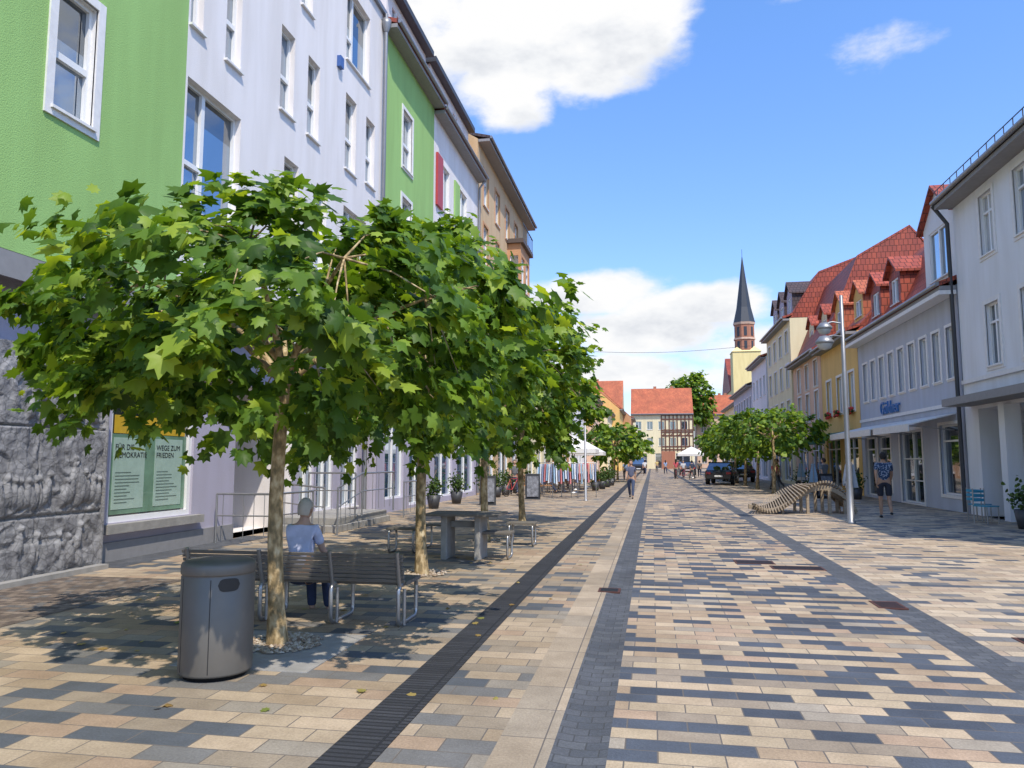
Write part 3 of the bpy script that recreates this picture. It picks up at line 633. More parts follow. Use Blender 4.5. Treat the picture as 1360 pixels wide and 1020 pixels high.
def bench():
    e=empty('park_bench'); b=MB(); x0,x1=-4.72,-2.38
    for i in range(7):
        z=.42+i*.041; yv=7.12-i*.012
        b.hexa([(x0,yv,z),(x1,yv,z),(x1,yv+.03,z),(x0,yv+.03,z),(x0,yv-.01,z+.033),(x1,yv-.01,z+.033),(x1,yv+.02,z+.033),(x0,yv+.02,z+.033)],'gwood')
    for i in range(9): b.box(x0,x1,7.2+i*.052,7.2+i*.052+.042,.385,.42,'gwood')
    b.build('slats',e,False,bevel=.004)
    q=MB()
    for x in (x0+.06,x0+.85,x0+1.6,x1-.05):
        q.tube(rr(lambda u,z:(x,7.1+u,z+.02),.56,.37,.07),.022,'steel',8,True)
        q.tube([(x,7.14,.36),(x,7.1,.5),(x,7.04,.72)],.022,'steel',8)
        q.tube([(x+.045,7.15,.02),(x+.045,7.15,.36)],.018,'steel',8)
    q.build('metal_supports',e,False)
bench()
def stool(x,y):
    e=empty('metal_frame_stool',(x,y,0)); b=MB()
    for i in range(6): b.box(-.27,.27,-.2+i*.068,-.2+i*.068+.058,.40,.44,'gwood')
    b.build('seat',e,False,bevel=.004); q=MB()
    for xx in (-.22,.22): q.tube(rr(lambda u,z:(xx,-.2+u,z+.02),.4,.38,.08),.02,'steel',8,True)
    q.build('legs',e,False)
for p in ((-4.3,12.85),(-3.9,13.7),(-2.55,12.35),(-2.45,14.3)): stool(*p)
def table():
    e=empty('picnic_table',(-3.05,12.3,0)); b=MB()
    for i in range(9): b.box(-.62,.62,-.42+i*.095,-.42+i*.095+.085,.70,.74,'gwood')
    b.build('top',e,False,bevel=.005); q=MB(); q.box(-.36,-.26,-.28,.28,0,.70,'concrete'); q.box(.2,.3,-.28,.28,0,.70,'concrete'); q.box(-.26,.2,-.03,.03,.5,.6,'concrete'); q.build('pedestals',e,False,bevel=.01)
table()
def railing(name,pts,h=1.0,bars=1):
    e=empty(name); b=MB()
    for i,p in enumerate(pts): b.tube([(p[0],p[1],p[2]),(p[0],p[1],p[2]+h)],.022,'steel',8)
    for k in range(bars+1):
        b.tube([(p[0],p[1],p[2]+h-k*.42) for p in pts],.022 if k==0 else .014,'steel',8)
    for a,c in zip(pts[:-1],pts[1:]):
        for t in np.linspace(.12,.88,5):
            p=V(a).lerp(V(c),t); b.tube([(p.x,p.y,p.z+.12),(p.x,p.y,p.z+h-.02)],.007,'steel',5)
    b.build('rails',e,False)
railing('handrail',[(-8.4,13.6,0),(-7.25,13.6,0)],.95); railing('handrail',[(-7.25,13.6,0),(-7.1,15.1,.0)],.95)
railing('handrail',[(-6.75,15.6,0),(-6.75,17,.3),(-6.75,19.2,.3)],1.0); railing('handrail',[(-8.2,17.2,.3),(-7.0,17.2,.3)],1.0); railing('handrail',[(-8.2,15.7,.1),(-7.1,15.7,.0)],1.0)
railing('handrail',[(-6.9,20.5,0),(-6.9,22.5,.0)],1.0)
q=MB(); q.box(-8.54,-6.9,15.9,19.4,0,.15,'concrete'); q.box(-8.54,-7.0,16.25,19.4,.15,.3,'concrete'); q.build('entrance_steps',None,False,bevel=.01)
M['lampg']=plain('lamp_glass',(.5,.52,.52),.2)
def lamp():
    e=empty('street_lamp',(5.0,20.9,0)); b=MB()
    b.lathe([(.12,0),(.12,.03),(.085,.05),(.085,.9),(.07,.95),(.06,3),(.045,5.95),(0,5.97)],(0,0,0),'zinc',16)
    b.tube([(0,0,5.2),(-.25,-.02,5.25),(-.45,-.02,5.2)],.022,'zinc',8); b.tube([(0,0,4.85),(-.3,-.25,4.85),(-.5,-.3,4.8)],.022,'zinc',8)
    for c,t in (((-.45,-.02,5.05),1),((-.52,-.3,4.62),1.15)):
        b.lathe([(0,.2*t),(.1*t,.18*t),(.2*t,.06*t),(.2*t,.02*t),(.17*t,.0)],c,'zinc',20); b.lathe([(.17*t,0),(.13*t,-.1*t),(0,-.14*t)],c,'lampg',20)
    b.build('lamp_body',e,False)
lamp()
q=MB(); q.lathe([(.1,0),(.1,.03),(.05,.05),(.04,3.7),(0,3.72)],(-2.64,30.4,0),'zinc',12); q.box(-2.62,-2.3,30.39,30.41,3.0,3.5,'py'); q.build('banner_pole',None,False)
def lounger():
    e=empty('wooden_wave_lounger',(4.5,24.8,0),math.radians(8)); b=MB()
    kp=[(-1.45,.22),(-1.1,.16),(-.7,.30),(-.3,.55),(.15,.80),(.6,.84),(1.0,.66),(1.3,.38),(1.42,.12)]
    def prof(t):
        t*=len(kp)-1; i=min(int(t),len(kp)-2); f=t-i
        a=kp[max(i-1,0)];b_=kp[i];c=kp[i+1];d=kp[min(i+2,len(kp)-1)]
        return tuple(.5*((2*b_[k])+(-a[k]+c[k])*f+(2*a[k]-5*b_[k]+4*c[k]-d[k])*f*f+(-a[k]+3*b_[k]-3*c[k]+d[k])*f**3) for k in (0,1))
    n=44
    for i in range(n):
        t=i/(n-1); p=prof(t); p2=prof(min(1,t+.01)); p1=prof(max(0,t-.01)); d=V((p2[0]-p1[0],0,p2[1]-p1[1])).normalized(); nn=V((-d.z,0,d.x))
        tw=.16*math.sin(t*7); wd=.75+.15*math.sin(t*5)
        c=V((p[0],0,p[1])); o=V((0,1,0)); sk=d*(.25*(1-t))
        b.hexa([c+o*(s_*wd)+sk*s_+d*a+nn*h+V((0,0,tw*s_*.6)) for h in (-.01,.06) for s_,a in ((-1,-.018),(1,-.018),(1,.018),(-1,.018))],'lwood')
    for s_ in (-.6,0,.6):
        b.grid([[ (prof(t)[0],s_+o,prof(t)[1]-dz) for o,dz in ((-.03,.0),(.03,.0),(.03,.14),(-.03,.14))] for t in np.linspace(0,1,30)],'lwood',True,False)
        for x,z in ((-.75,.18),(.0,.6),(1.1,.4),(.65,.7)): b.box(x-.04,x+.04,s_-.035,s_+.035,0,z,'lwood')
    b.build('slats',e,False)
lounger()
def umbrella(x,y,w,z0,z1):
    e=empty('cafe_umbrella',(x,y,0)); b=MB(); c=(0,0,z1)
    cs=[(-w,-w,z0),(w,-w,z0),(w,w,z0),(-w,w,z0)]
    for i in range(4):
        a,d=cs[i],cs[(i+1)%4]; b.poly([a,d,c],'umb'); b.poly([a,d,(d[0],d[1],z0-.2),(a[0],a[1],z0-.2)],'umb')
        b.tube([a,(0,0,z0+.1)],.012,'steel',5)
    b.lathe([(.3,0),(.3,.06),(.03,.08),(.025,z1),(0,z1+.08)],(0,0,0),'steel',12); b.build('canopy_and_pole',e,False)
umbrella(-3.9,37.5,1.25,2.15,2.85); umbrella(-4.2,41.5,1.25,2.15,2.85); umbrella(-4.0,45.5,1.2,2.1,2.8)
umbrella(3.6,72,1.3,2.2,2.9); umbrella(-2.6,76,1.3,2.2,2.9)
def planter(x,y,h=.45,mat='dgrey'):
    e=empty('potted_shrub',(x,y,0)); b=MB(); b.lathe([(0,0),(.16,0),(.24,h),(.21,h),(.2,h-.05),(0,h-.05)],(0,0,0),mat,16); b.build('pot',e,False)
    n=260; P=rng.normal(0,.15,(n,3)); P[:,2]=P[:,2]*1.2+h+.28
    leaves('shrub',P,rng.normal(0,1,(n,3))+np.array([0,0,.7]),rng.normal(0,1,(n,3)),rng.uniform(.06,.12,n),'leaf2',e,True)
for p in ((-6.8,30.5),(-6.7,32.5),(-6.7,34.5),(-6.6,36.8),(-3.0,40.5),(-2.8,43),(-2.7,46),(-6.5,40),(-2.6,49),(-7.2,24.5),(-7.2,27.5),(8.6,19.8),(8.3,33.5),(7.9,40),(7.9,43.5)): planter(*p)
def chair(x,y,rz,mat='owood'):
    e=empty('cafe_chair',(x,y,0),rz); b=MB()
    b.box(-.21,.21,-.2,.2,.43,.46,mat)
    for i in range(3): b.box(-.2,.2,.19,.215,.55+i*.11,.62+i*.11,mat)
    for a in (-.19,.19): b.tube([(a,-.18,0),(a,-.18,.43)],.016,'steel',6); b.tube([(a,.2,0),(a,.2,.88)],.016,'steel',6)
    b.build('seat_back_legs',e,False)
def ctable(x,y,m='owood'):
    e=empty('cafe_table',(x,y,0)); b=MB(); b.lathe([(0,.72),(.38,.72),(.38,.75),(0,.75)],(0,0,0),m,20); b.lathe([(.22,0),(.22,.03),(.03,.05),(.03,.72)],(0,0,0),'steel',12); b.build('top_and_base',e,False)
for tx,ty in ((-5.4,35),(-5.6,38),(-4.6,39.5),(-5.4,42),(-3.8,43.5),(-5.5,46)):
    ctable(tx,ty)
    for a in range(4): chair(tx+.6*math.cos(a*1.57+.4),ty+.6*math.sin(a*1.57+.4),a*1.57+.4-math.pi/2)
M['cblue']=plain('blue_painted_metal',(.05,.3,.42),.4)
chair(8.35,21.3,.5,'cblue'); chair(8.5,22.1,2.2,'cblue')
M['board']=plain('sign_panel',(.22,.22,.24),.5,0,.7,9)
def aboard(x,y,rz):
    e=empty('pavement_sign',(x,y,0),rz); b=MB()
    for s_ in (-1,1):
        b.hexa([(-.3,s_*.25,0),(.3,s_*.25,0),(.3,s_*.25+.02,0),(-.3,s_*.25+.02,0),(-.3,s_*.02,1.05),(.3,s_*.02,1.05),(.3,s_*.02+.02,1.05),(-.3,s_*.02+.02,1.05)],'black')
        b.hexa([(-.24,s_*.25-.03,.12),(.24,s_*.25-.03,.12),(.24,s_*.25-.01,.12),(-.24,s_*.25-.01,.12),(-.24,s_*.04-.03,.95),(.24,s_*.04-.03,.95),(.24,s_*.04-.01,.95),(-.24,s_*.04-.01,.95)],'board')
    b.build('boards',e,False)
aboard(-5.9,27,.2); aboard(-4.9,31.2,.1); aboard(7.2,34,.3)
def rack(x,y,rz=0,cols=((.3,.45,.6),(.75,.75,.78),(.25,.3,.45),(.6,.2,.2))):
    e=empty('clothes_rack',(x,y,0),rz); b=MB()
    for a in (-.55,.55): b.tube([(a,0,0),(a,0,1.5)],.016,'steel',6); b.tube([(a,-.25,.03),(a,.25,.03)],.016,'steel',6)
    b.tube([(-.55,0,1.5),(.55,0,1.5)],.016,'steel',6)
    for i in range(11):
        c=cols[i%len(cols)]; k='cl%d_%d_%d'%tuple(int(v*99) for v in c)
        if k not in M: M[k]=plain('cloth',c,.9)
        a=-.5+i*.1; h=random.uniform(.6,.85)
        b.hexa([(a-.02,-.2,1.42-h),(a+.03,-.2,1.42-h),(a+.03,.2,1.42-h),(a-.02,.2,1.42-h),(a-.015,-.07,1.45),(a+.02,-.07,1.45),(a+.02,.07,1.45),(a-.015,.07,1.45)],k)
    b.build('rail_and_clothes',e,False)
rack(-3.7,32.5,.3); rack(-3.0,33.6,.2); rack(-4.5,33.5,-.2); rack(7.6,38.5,1.4); rack(7.5,41,1.4); rack(7.4,30.8,1.5,((.5,.5,.5),(.8,.8,.8)))
def bike(x,y,rz):
    e=empty('bicycle',(x,y,0),rz); b=MB()
    for cx in (-.52,.52):
        b.tube([(cx+.33*math.cos(a),0,.34+.33*math.sin(a)) for a in np.linspace(0,2*math.pi,24,endpoint=False)],.017,'black',6,True)
        for a in np.linspace(0,math.pi,6,endpoint=False): b.tube([(cx+.32*math.cos(a),0,.34+.32*math.sin(a)),(cx-.32*math.cos(a),0,.34-.32*math.sin(a))],.003,'steel',4)
    for p in (((-.52,0,.34),(-.05,0,.3)),((-.05,0,.3),(-.2,0,.8)),((-.2,0,.78),(.38,0,.78)),((-.05,0,.3),(.38,0,.72)),((-.52,0,.34),(-.2,0,.75)),((.52,0,.34),(.36,0,.98))): b.tube(p,.017,'red',6)
    b.tube([(.3,-.25,1.0),(.38,0,1.0),(.3,.25,1.0)],.014,'black',6); b.box(-.32,-.08,-.06,.06,.82,.87,'black'); b.build('frame_and_wheels',e,False)
bike(-6.2,33.6,1.2); bike(-3.2,48,.2); bike(-3.4,50,.5)
def car(name,x,y,rz,col,van=False):
    e=empty(name,(x,y,0),rz)
    if col not in M: 
        m,nt,bs=nm('car_paint'); bs.inputs['Base Color'].default_value=(.02,.021,.024,1); bs.inputs['Roughness'].default_value=.25; bs.inputs['Coat Weight'].default_value=.5; M[col]=m
    h=1.9 if van else 1.48; Wd=.9
    if van: low=[(-2.4,.45,.95),(-2.35,.4,1.15),(-1.2,.35,1.15),(1.3,.35,1.15),(2.1,.38,1.0),(2.4,.45,.75)]; top=[(-2.3,1.15),(-2.15,1.85),(-1.9,1.9),(.9,1.88),(1.55,1.15)]
    else: low=[(-2.15,.42,.8),(-2.05,.36,.98),(-1.2,.33,.98),(.9,.33,.95),(1.9,.38,.82),(2.15,.45,.62)]; top=[(-1.95,.98),(-1.45,1.42),(-.9,1.48),(.1,1.46),(1.0,.95)]
    b=MB(); rows=[]
    for i,(px,a,c) in enumerate(low):
        w=Wd*(.86 if i in (0,len(low)-1) else 1)
        rows.append([(px,-w*.94,a),(px,w*.94,a),(px,w,a+.2),(px,w*.98,c-.12),(px,w*.88,c),(px,-w*.88,c),(px,-w*.98,c-.12),(px,-w,a+.2)])
    b.grid(rows,col,True,False); b.poly(rows[0],col); b.poly(rows[-1],col)
    rows=[[(px,-.8,top[0][1]-.02),(px,-.8+.18*(z-top[0][1])/(h-.9),z),(px,.8-.18*(z-top[0][1])/(h-.9),z),(px,.8,top[0][1]-.02)] for px,z in top]
    b.grid(rows,'glassd',False,False)
    for sgn in (0,3):
        b.poly([r[1 if sgn==0 else 2] for r in rows],'glassd')
    zt=max(t[1] for t in top); b.box(top[1][0]+.1,top[-2][0]-.02,-.62,.62,zt-.03,zt+.02,col)
    for px in (top[1][0]+.05,(top[1][0]+top[3][0])/2,top[3][0]):
        for s_ in (-1,1): b.hexa([(px-.05,s_*.80,top[0][1]-.02),(px+.05,s_*.80,top[0][1]-.02),(px+.05,s_*.82,top[0][1]-.02),(px-.05,s_*.82,top[0][1]-.02),(px-.05,s_*.64,zt-.01),(px+.05,s_*.64,zt-.01),(px+.05,s_*.66,zt-.01),(px-.05,s_*.66,zt-.01)],col)
    for sx in (-.65,.65): b.box(low[0][0]-.03,low[0][0]+.03,sx-.15,sx+.15,.7,.85,'red')
    b.box(low[0][0]-.012,low[0][0]+.02,-.26,.26,.52,.63,'frame'); b.build('body',e,False,bevel=.03)
    q=MB()
    for wx in (-1.35,1.35):
        for s_ in (-1,1):
            rows=[[(wx+r*math.cos(a),s_*yy,.32+r*math.sin(a)) for a in np.linspace(0,2*math.pi,20,endpoint=False)] for r,yy in ((.01,.88),(.19,.89),(.2,.92),(.3,.92),(.32,.88),(.32,.7))]
            q.grid(rows[:3],'steel',True); q.grid(rows[2:],'black',True)
    q.build('wheels',e,False)
car('parked_car',4.7,53.5,math.radians(78),'cp'); car('parked_car',6.4,60,math.radians(95),'cp'); car('parked_van',-1.7,98,math.radians(90),'cp',True); car('parked_car',3.8,86,math.radians(88),'cp')
# ============================== PEOPLE
def skin(name,pts,edges,rad,roots,mat,parent,sub=2):
    me=bpy.data.meshes.new(name); me.from_pydata([tuple(p) for p in pts],edges,[]); me.materials.append(mat)
    o=bpy.data.objects.new(name,me); S.collection.objects.link(o); o.parent=parent
    sk=o.modifiers.new('Skin','SKIN'); sk.use_smooth_shade=True
    d=me.skin_vertices[0].data
    for i,r in enumerate(rad): d[i].radius=r if isinstance(r,tuple) else (r,r); d[i].use_root=(i in roots)
    ss=o.modifiers.new('Sub','SUBSURF'); ss.levels=sub; ss.render_levels=sub
    return o
cm={}
def cmat(c,pat=None):
    k=(c,pat)
    if k not in cm:
        m,nt,b=nm('cloth_or_skin'); o=obj(nt)
        if pat: 
            n=noi(nt,o,24,1); L(nt,ramp(nt,n,[(.48,c),(.56,pat),(.64,(.12,.18,.27))],'CONSTANT'),b.inputs['Base Color'])
        else: L(nt,mult(nt,c,ramp(nt,noi(nt,o,9,3),[(.35,(.82,.82,.82)),(.65,(1,1,1))])),b.inputs['Base Color'])
        b.inputs['Roughness'].default_value=.85; bump(nt,b,noi(nt,o,12,3),.4,.02); cm[k]=m
    return cm[k]
def person(name,loc,rz,H=1.75,shirt=(.3,.3,.35),pants=(.04,.05,.09),hair=(.03,.02,.015),skinc=(.5,.3,.2),legs=((.45,.1),(-.3,.35)),arms=((-.35,.3),(.35,.3)),seat=None,lean=0.03,shorts=False,female=False,long_hair=False,pat=None,headtilt=0.):
    k=H/1.75; e=empty(name,loc,rz); sw=.155 if female else .18; hw=.10
    def dirv(a): return V((0,math.sin(a),-math.cos(a)))
    thigh,shin=.44,.42
    if seat is None:
        low=max(thigh*math.cos(a)+shin*math.cos(a-b_) for a,b_ in legs); hz=low+.08
    else: hz=seat
    pel=V((0,0,hz+.03))
    ld=V((0,math.sin(lean),math.cos(lean)))
    sp=pel+ld*.2; ch=pel+ld*.40; nk=pel+ld*.53; ld2=V((0,math.sin(lean*.6+headtilt),math.cos(lean*.6+headtilt))); hb=nk+ld2*.08; hd=nk+ld2*.15
    P=[pel,sp,ch,nk,hb]; R=[(.13,.10),(.12,.09),(.135,.095),(.062,.062),(.06,.06)]; E=[(0,1),(1,2),(2,3),(3,4)]
    J={}
    for s_,(a,b_) in zip((-1,1),legs):
        h=pel+V((s_*hw,0,-.04)); kn=h+dirv(a)*thigh; an=kn+dirv(a-b_)*shin; toe=an+V((0,.13,-.045))
        heel=an+V((0,-.02,-.035)); J['l',s_]=(h,kn,an,toe,heel)
        i=len(P); P+=[h,h.lerp(kn,.5),kn,kn.lerp(an,.35),an]; R+=[.085,.075,.055,.055,.036]; E+=[(0,i),(i,i+1),(i+1,i+2),(i+2,i+3),(i+3,i+4)]
    for s_,(a,b_) in zip((-1,1),arms):
        shp=ch+V((s_*sw,0,.06)); el=shp+dirv(a)*.28+V((s_*.035,0,0)); wr=el+dirv(a+b_)*.25; J['a',s_]=(shp,el,wr,a+b_)
        i=len(P); P+=[shp,shp.lerp(el,.5),el,el.lerp(wr,.4),wr,wr+dirv(a+b_)*.05]; R+=[.06,.046,.038,.036,.025,(.018,.036)]; E+=[(2,i),(i,i+1),(i+1,i+2),(i+2,i+3),(i+3,i+4),(i+4,i+5)]
    sc=lambda L_:[p*k for p in L_]
    rs=lambda L_:[tuple(x*k for x in r) if isinstance(r,tuple) else r*k for r in L_]
    skin('body',sc(P),E,rs(R),[0],cmat(skinc),e)
    fp=[];fe=[];fr_=[];ro=[]
    for s_ in (-1,1):
        shp,el,wr,ang=J['a',s_]; d=dirv(ang); sd=V((0,d.z,-d.y)); inn=V((-s_,0,0)); pm=wr+d*.05
        for q,(o_,ln) in enumerate(((-.026,.062),(-.009,.075),(.009,.07),(.026,.055))):
            i=len(fp); a0=pm+sd*o_; a1=a0+d*ln*.6; a2=a1+d*ln*.4+inn*.015; a3=a2+d*ln*.25+inn*.02
            fp+=[a0,a1,a2,a3]; fe+=[(i,i+1),(i+1,i+2),(i+2,i+3)]; fr_+=[.009,.0085,.008,.007]; ro.append(i)
        i=len(fp); a0=wr+d*.02-sd*.02; fp+=[a0,a0+d*.025-sd*.03+inn*.008,a0+d*.055-sd*.036+inn*.015]; fe+=[(i,i+1),(i+1,i+2)]; fr_+=[.011,.010,.008]; ro.append(i)
    skin('fingers',sc(fp),fe,rs(fr_),ro,cmat(skinc),e,1)
    b=MB(); hm=cmat(skinc); hrm=cmat(hair); seg=20; rows=[];hr=[]
    rot=Matrix.Rotation(-(lean*.6+headtilt),3,'X')
    for i in range(15):
        ph=math.pi*i/14; r=[];r2=[]
        for j in range(seg):
            th=2*math.pi*j/seg; x=math.sin(ph)*math.cos(th); yv=math.sin(ph)*math.sin(th); z=-math.cos(ph)
            ww=.076*(1-.22*max(0,-z)); p=V((x*ww,yv*.095+(.012*max(0,-z)),z*.118))
            if abs(x)<.3 and yv>.5 and -.35<z<.1: p.y+=.02*(1-abs(x)/.3)*(1-abs(z+.15)/.3)
            r.append((hd+rot@p)*k)
            jit=1+.07*noise.noise(V((x*6,yv*6,z*6)))
            h=V((x*.086*jit,(yv*.104-.006)*jit,z*.128*jit+.004))
            r2.append((hd+rot@h)*k)
        rows.append(r); hr.append(r2)
    b.grid(rows,hm,True)
    n=len(hr[0]); i0=len(b.v)
    for r in hr: b.v+=[tuple(p) for p in r]
    kk=b.mi(hrm)
    for a in range(14):
        for j in range(seg):
            th=2*math.pi*(j+.5)/seg; z=-math.cos(math.pi*(a+.5)/14); front=math.sin(th)
            if z>(.55 if front>.3 else (-.05 if front>-.2 else -.7)): b.f.append((i0+a*n+j,i0+a*n+(j+1)%n,i0+(a+1)*n+(j+1)%n,i0+(a+1)*n+j)); b.m.append(kk); b.sm.append(True)
    for s_ in (-1,1):
        c=hd+rot@V((s_*.077,-.005,-.005)); b.lathe([(0,-.03),(.012,-.02),(.016,.01),(.01,.03),(0,.032)],c*k,hm,8)
        c=hd+rot@V((s_*.03,.088,.012)); b.lathe([(0,-.008),(.009,0),(0,.008)],c*k,'black',8)
    c=hd+rot@V((0,.094,-.055)); b.box(c.x*k-.022,c.x*k+.022,c.y*k-.006,c.y*k+.004,c.z*k-.004,c.z*k+.004,'red')
    if long_hair: b.tube([(hd+V((0,-.06,.02)))*k,(hd+V((0,-.1,-.12)))*k,(nk+V((0,-.1,-.12)))*k],[.075*k,.07*k,.03*k],hrm,10)
    b.build('head',e,False)
    P=[pel-ld*.03,sp,ch,ch+ld*.08,nk-ld*.01]; R=[(.15,.118),(.14,.108),(.15,.112),(.09,.085),(.066,.066)]; E=[(0,1),(1,2),(2,3),(3,4)]
    for s_ in (-1,1):
        shp,el,wr,_=J['a',s_]; i=len(P); P+=[shp,shp.lerp(el,.4),shp.lerp(el,.72)]; R+=[.070,.060,.056]; E+=[(2,i),(i,i+1),(i+1,i+2)]
    skin('shirt',sc(P),E,rs(R),[0],cmat(shirt,pat),e)
    P=[pel+V((0,0,.04)),pel+V((0,0,-.03))]; R=[(.135,.108),(.135,.112)]; E=[(0,1)]
    for s_ in (-1,1):
        h,kn,an,toe,heel=J['l',s_]; i=len(P)
        if shorts: P+=[h+V((0,0,-.02)),h.lerp(kn,.5),h.lerp(kn,.88)]; R+=[.10,.092,.085]; E+=[(1,i),(i,i+1),(i+1,i+2)]
        else: P+=[h+V((0,0,-.02)),h.lerp(kn,.5),kn,kn.lerp(an,.5),kn.lerp(an,.9)]; R+=[.097,.087,.070,.062,.055]; E+=[(1,i),(i,i+1),(i+1,i+2),(i+2,i+3),(i+3,i+4)]
    skin('trousers',sc(P),E,rs(R),[0],cmat(pants),e)
    P=[];R=[];E=[];ro=[]
    for s_ in (-1,1):
        h,kn,an,toe,heel=J['l',s_]; i=len(P); P+=[heel+V((0,-.02,0)),heel+V((0,.06,0)),toe]; R+=[(.036,.036),(.044,.036),(.036,.024)]; E+=[(i,i+1),(i+1,i+2)]; ro.append(i)
    skin('shoes',sc(P),E,rs(R),ro,cmat((.02,.02,.022)),e)
    return e
person('seated_woman',(-3.62,7.44,0),math.radians(-4),1.62,(.56,.58,.74),(.03,.045,.10),(.52,.46,.38),(.50,.31,.22),legs=((1.42,1.32),(1.40,1.22)),arms=((.45,.75),(.45,.75)),seat=.47,lean=.12,female=True,headtilt=.12)
person('walking_man',(6.4,22.9,0),math.radians(-6),1.82,(.02,.045,.10),(.02,.02,.03),(.02,.015,.012),(.42,.24,.15),legs=((.05,.05),(-.1,.6)),arms=((-.5,.25),(.35,.5)),shorts=True,pat=(.34,.36,.40))
person('walking_woman',(-.9,32.6,0),math.radians(175),1.66,(.12,.13,.2),(.05,.07,.13),(.06,.035,.02),female=True,long_hair=True)
cl=[(.6,.1,.12),(.7,.7,.7),(.05,.06,.1),(.3,.4,.6),(.65,.5,.2),(.15,.15,.15)]
for i,(px,py,r) in enumerate(((2.0,67,0),(2.7,69,170),(3.3,66,20),(-2.1,60,180),(6.9,44.5,90),(7.5,35.6,30),(6.6,43.6,200),(-4.9,36,90),(-5.0,43,40),(1.5,90,10),(.6,105,180),(4.4,74,0),(-4.5,52,180),(-.8,82,0),(2.6,80,180),(3.5,96,0),(-3.4,66,170),(-6.3,34.6,200))):
    person('pedestrian',(px,py,0),math.radians(r),random.uniform(1.6,1.8),cl[i%6],((.03,.04,.08) if i%2 else (.1,.1,.1)),skinc=(.48,.3,.2),long_hair=i%3==0,female=i%3==0)
bike(2.0,67.6,1.5); bike(2.9,68,.1)
q=MB(); q.tube([(-7.5+16.6*i/12,70,11.9-.4*math.sin(math.pi*i/12)) for i in range(13)],.015,'black',4); q.build('overhead_cable',None,False)
# ============================== LIGHT / SKY / CAMERA
el,az=math.radians(56),math.radians(35)
sd=V((math.sin(az)*math.cos(el),-math.cos(az)*math.cos(el),math.sin(el)))
ld=bpy.data.lights.new('sun','SUN'); ld.energy=4.7; ld.angle=math.radians(.53); ld.color=(1,.93,.81)
lo=bpy.data.objects.new('sun',ld); S.collection.objects.link(lo); lo.rotation_euler=(-sd).to_track_quat('-Z','Y').to_euler(); lo.location=(0,-10,40)
w=bpy.data.worlds.new('World'); S.world=w; w.use_nodes=True; nt=w.node_tree
for n in list(nt.nodes): nt.nodes.remove(n)
out=N(nt,'ShaderNodeOutputWorld'); sky=N(nt,'ShaderNodeTexSky'); sky.sky_type='NISHITA'; sky.sun_disc=False; sky.sun_elevation=el; sky.sun_rotation=math.atan2(sd.x,sd.y); sky.altitude=200; sky.air_density=1.0; sky.dust_density=.5; sky.ozone_density=1.6
tc=N(nt,'ShaderNodeTexCoord').outputs['Generated']; sp=N(nt,'ShaderNodeSeparateXYZ'); L(nt,tc,sp.inputs[0])
def ma(op,a,b=None,c=None):
    n=N(nt,'ShaderNodeMath',operation=op)
    for i,x in enumerate((a,b,c)):
        if x is None: continue
        if isinstance(x,(int,float)): n.inputs[i].default_value=x
        else: L(nt,x,n.inputs[i])
    return n.outputs[0]
tint=ramp(nt,sp.outputs[2],[(.0,(.50,.53,.62)),(.22,(.56,.66,.86)),(.55,(.56,.76,1.0))])
tm=N(nt,'ShaderNodeVectorMath',operation='SCALE'); tm.inputs['Scale'].default_value=2.15; L(nt,tint,tm.inputs[0])
skc=mult(nt,sky.outputs[0],tm.outputs[0])
bg=N(nt,'ShaderNodeBackground'); bg.inputs['Strength'].default_value=.15; L(nt,skc,bg.inputs['Color'])
A=ma('ARCTAN2',sp.outputs[0],sp.outputs[1]); E_=ma('ARCSINE',sp.outputs[2])
blobs=[(-.17,.61,.21,.16,1.5),(-.05,.57,.125,.095,1.4),(-.19,.475,.08,.05,1.3),(-.07,.50,.10,.055,1.2),(-.28,.57,.09,.09,1.3),
 (-.06,.222,.12,.035,1.3),(.05,.200,.12,.034,1.3),(-.02,.165,.16,.035,1.2),(-.07,.12,.15,.028,1.1),(.05,.105,.16,.025,1.0),(.12,.14,.10,.03,.9),
 (.31,.475,.045,.016,.12),(.2,.56,.06,.02,.35),(.5,.12,.2,.03,.6),(.9,.5,.4,.15,.6),(2.6,.5,.5,.2,.7),(-2.2,.6,.5,.2,.7),(-1.2,.3,.3,.1,.7)]
f=None
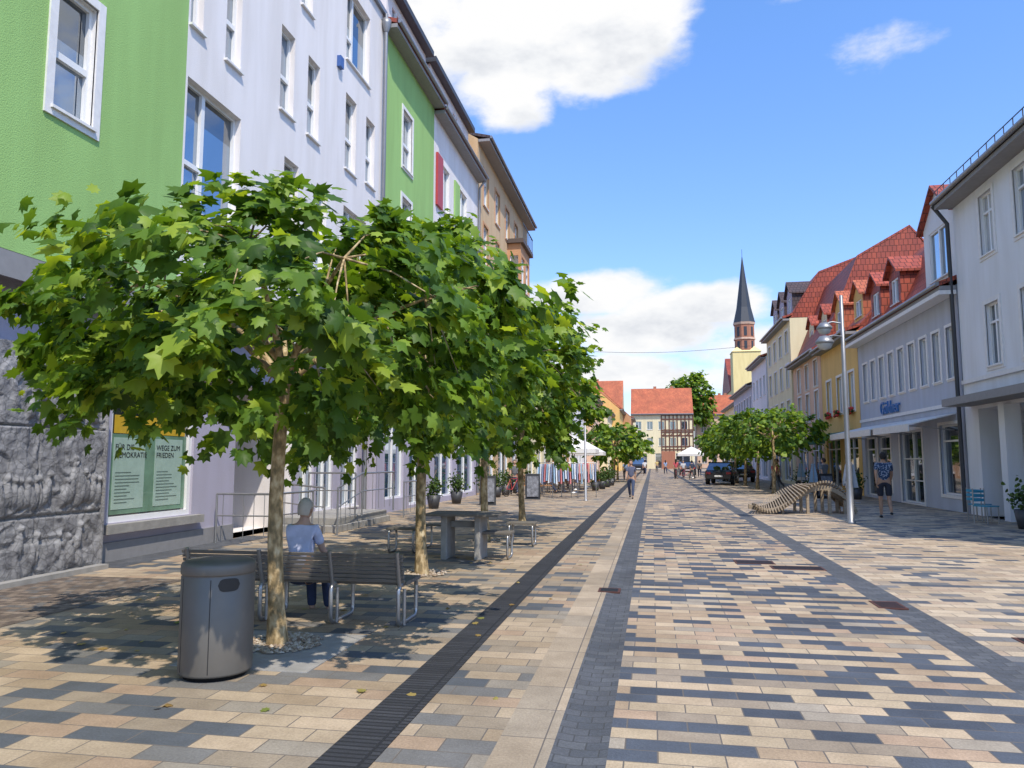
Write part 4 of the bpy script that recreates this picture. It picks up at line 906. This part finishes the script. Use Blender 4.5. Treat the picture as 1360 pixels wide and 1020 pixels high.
for a,e_,sa,se,wt in blobs:
    x=ma('DIVIDE',ma('SUBTRACT',A,a),sa); x=ma('MULTIPLY',x,x); y_=ma('DIVIDE',ma('SUBTRACT',E_,e_),se); y_=ma('MULTIPLY',y_,y_)
    b_=ma('MULTIPLY',ma('SUBTRACT',1.0,ma('ADD',x,y_)),wt)
    f=b_ if f is None else ma('MAXIMUM',f,b_)
f=ma('MAXIMUM',f,-1.0)
def wn(scale,detail,rough,loc=(0,0,0)):
    mp=N(nt,'ShaderNodeMapping'); mp.inputs['Scale'].default_value=(1,1,1.9); mp.inputs['Location'].default_value=loc; L(nt,tc,mp.inputs['Vector'])
    n=N(nt,'ShaderNodeTexNoise'); n.inputs['Scale'].default_value=scale; n.inputs['Detail'].default_value=detail; n.inputs['Roughness'].default_value=rough; L(nt,mp.outputs[0],n.inputs['Vector']); return n.outputs['Fac']
n1=wn(8,7,.6)
dens=ma('ADD',f,ma('MULTIPLY',ma('SUBTRACT',n1,.5),3.0))
mr=N(nt,'ShaderNodeMapRange',interpolation_type='SMOOTHSTEP'); L(nt,dens,mr.inputs['Value']); mr.inputs['From Min'].default_value=-.1; mr.inputs['From Max'].default_value=.85
n2=wn(8,4,.55,(.01,.03,-.07))
sh=ma('ADD',ma('MULTIPLY',ma('SUBTRACT',n2,n1),1.7),ma('MULTIPLY',dens,-.10))
cc=ramp(nt,ma('ADD',sh,.86),[(.2,(.70,.73,.79)),(.6,(.92,.935,.96)),(.8,(1,1,1))])
bg2=N(nt,'ShaderNodeBackground'); bg2.inputs['Strength'].default_value=1.0; L(nt,cc,bg2.inputs['Color'])
mx=N(nt,'ShaderNodeMixShader'); L(nt,mr.outputs[0],mx.inputs[0]); L(nt,bg.outputs[0],mx.inputs[1]); L(nt,bg2.outputs[0],mx.inputs[2]); L(nt,mx.outputs[0],out.inputs[0])
cd=bpy.data.cameras.new('camera'); cd.sensor_width=36; cd.lens=36*1000/1360; cd.clip_end=3000; cd.clip_start=.05
co=bpy.data.objects.new('camera',cd); S.collection.objects.link(co); co.location=(0,0,1.6); co.rotation_euler=(math.radians(95.8),0,math.radians(10.5)); S.camera=co
S.view_settings.view_transform='Standard'; S.view_settings.look='None'; S.view_settings.exposure=0
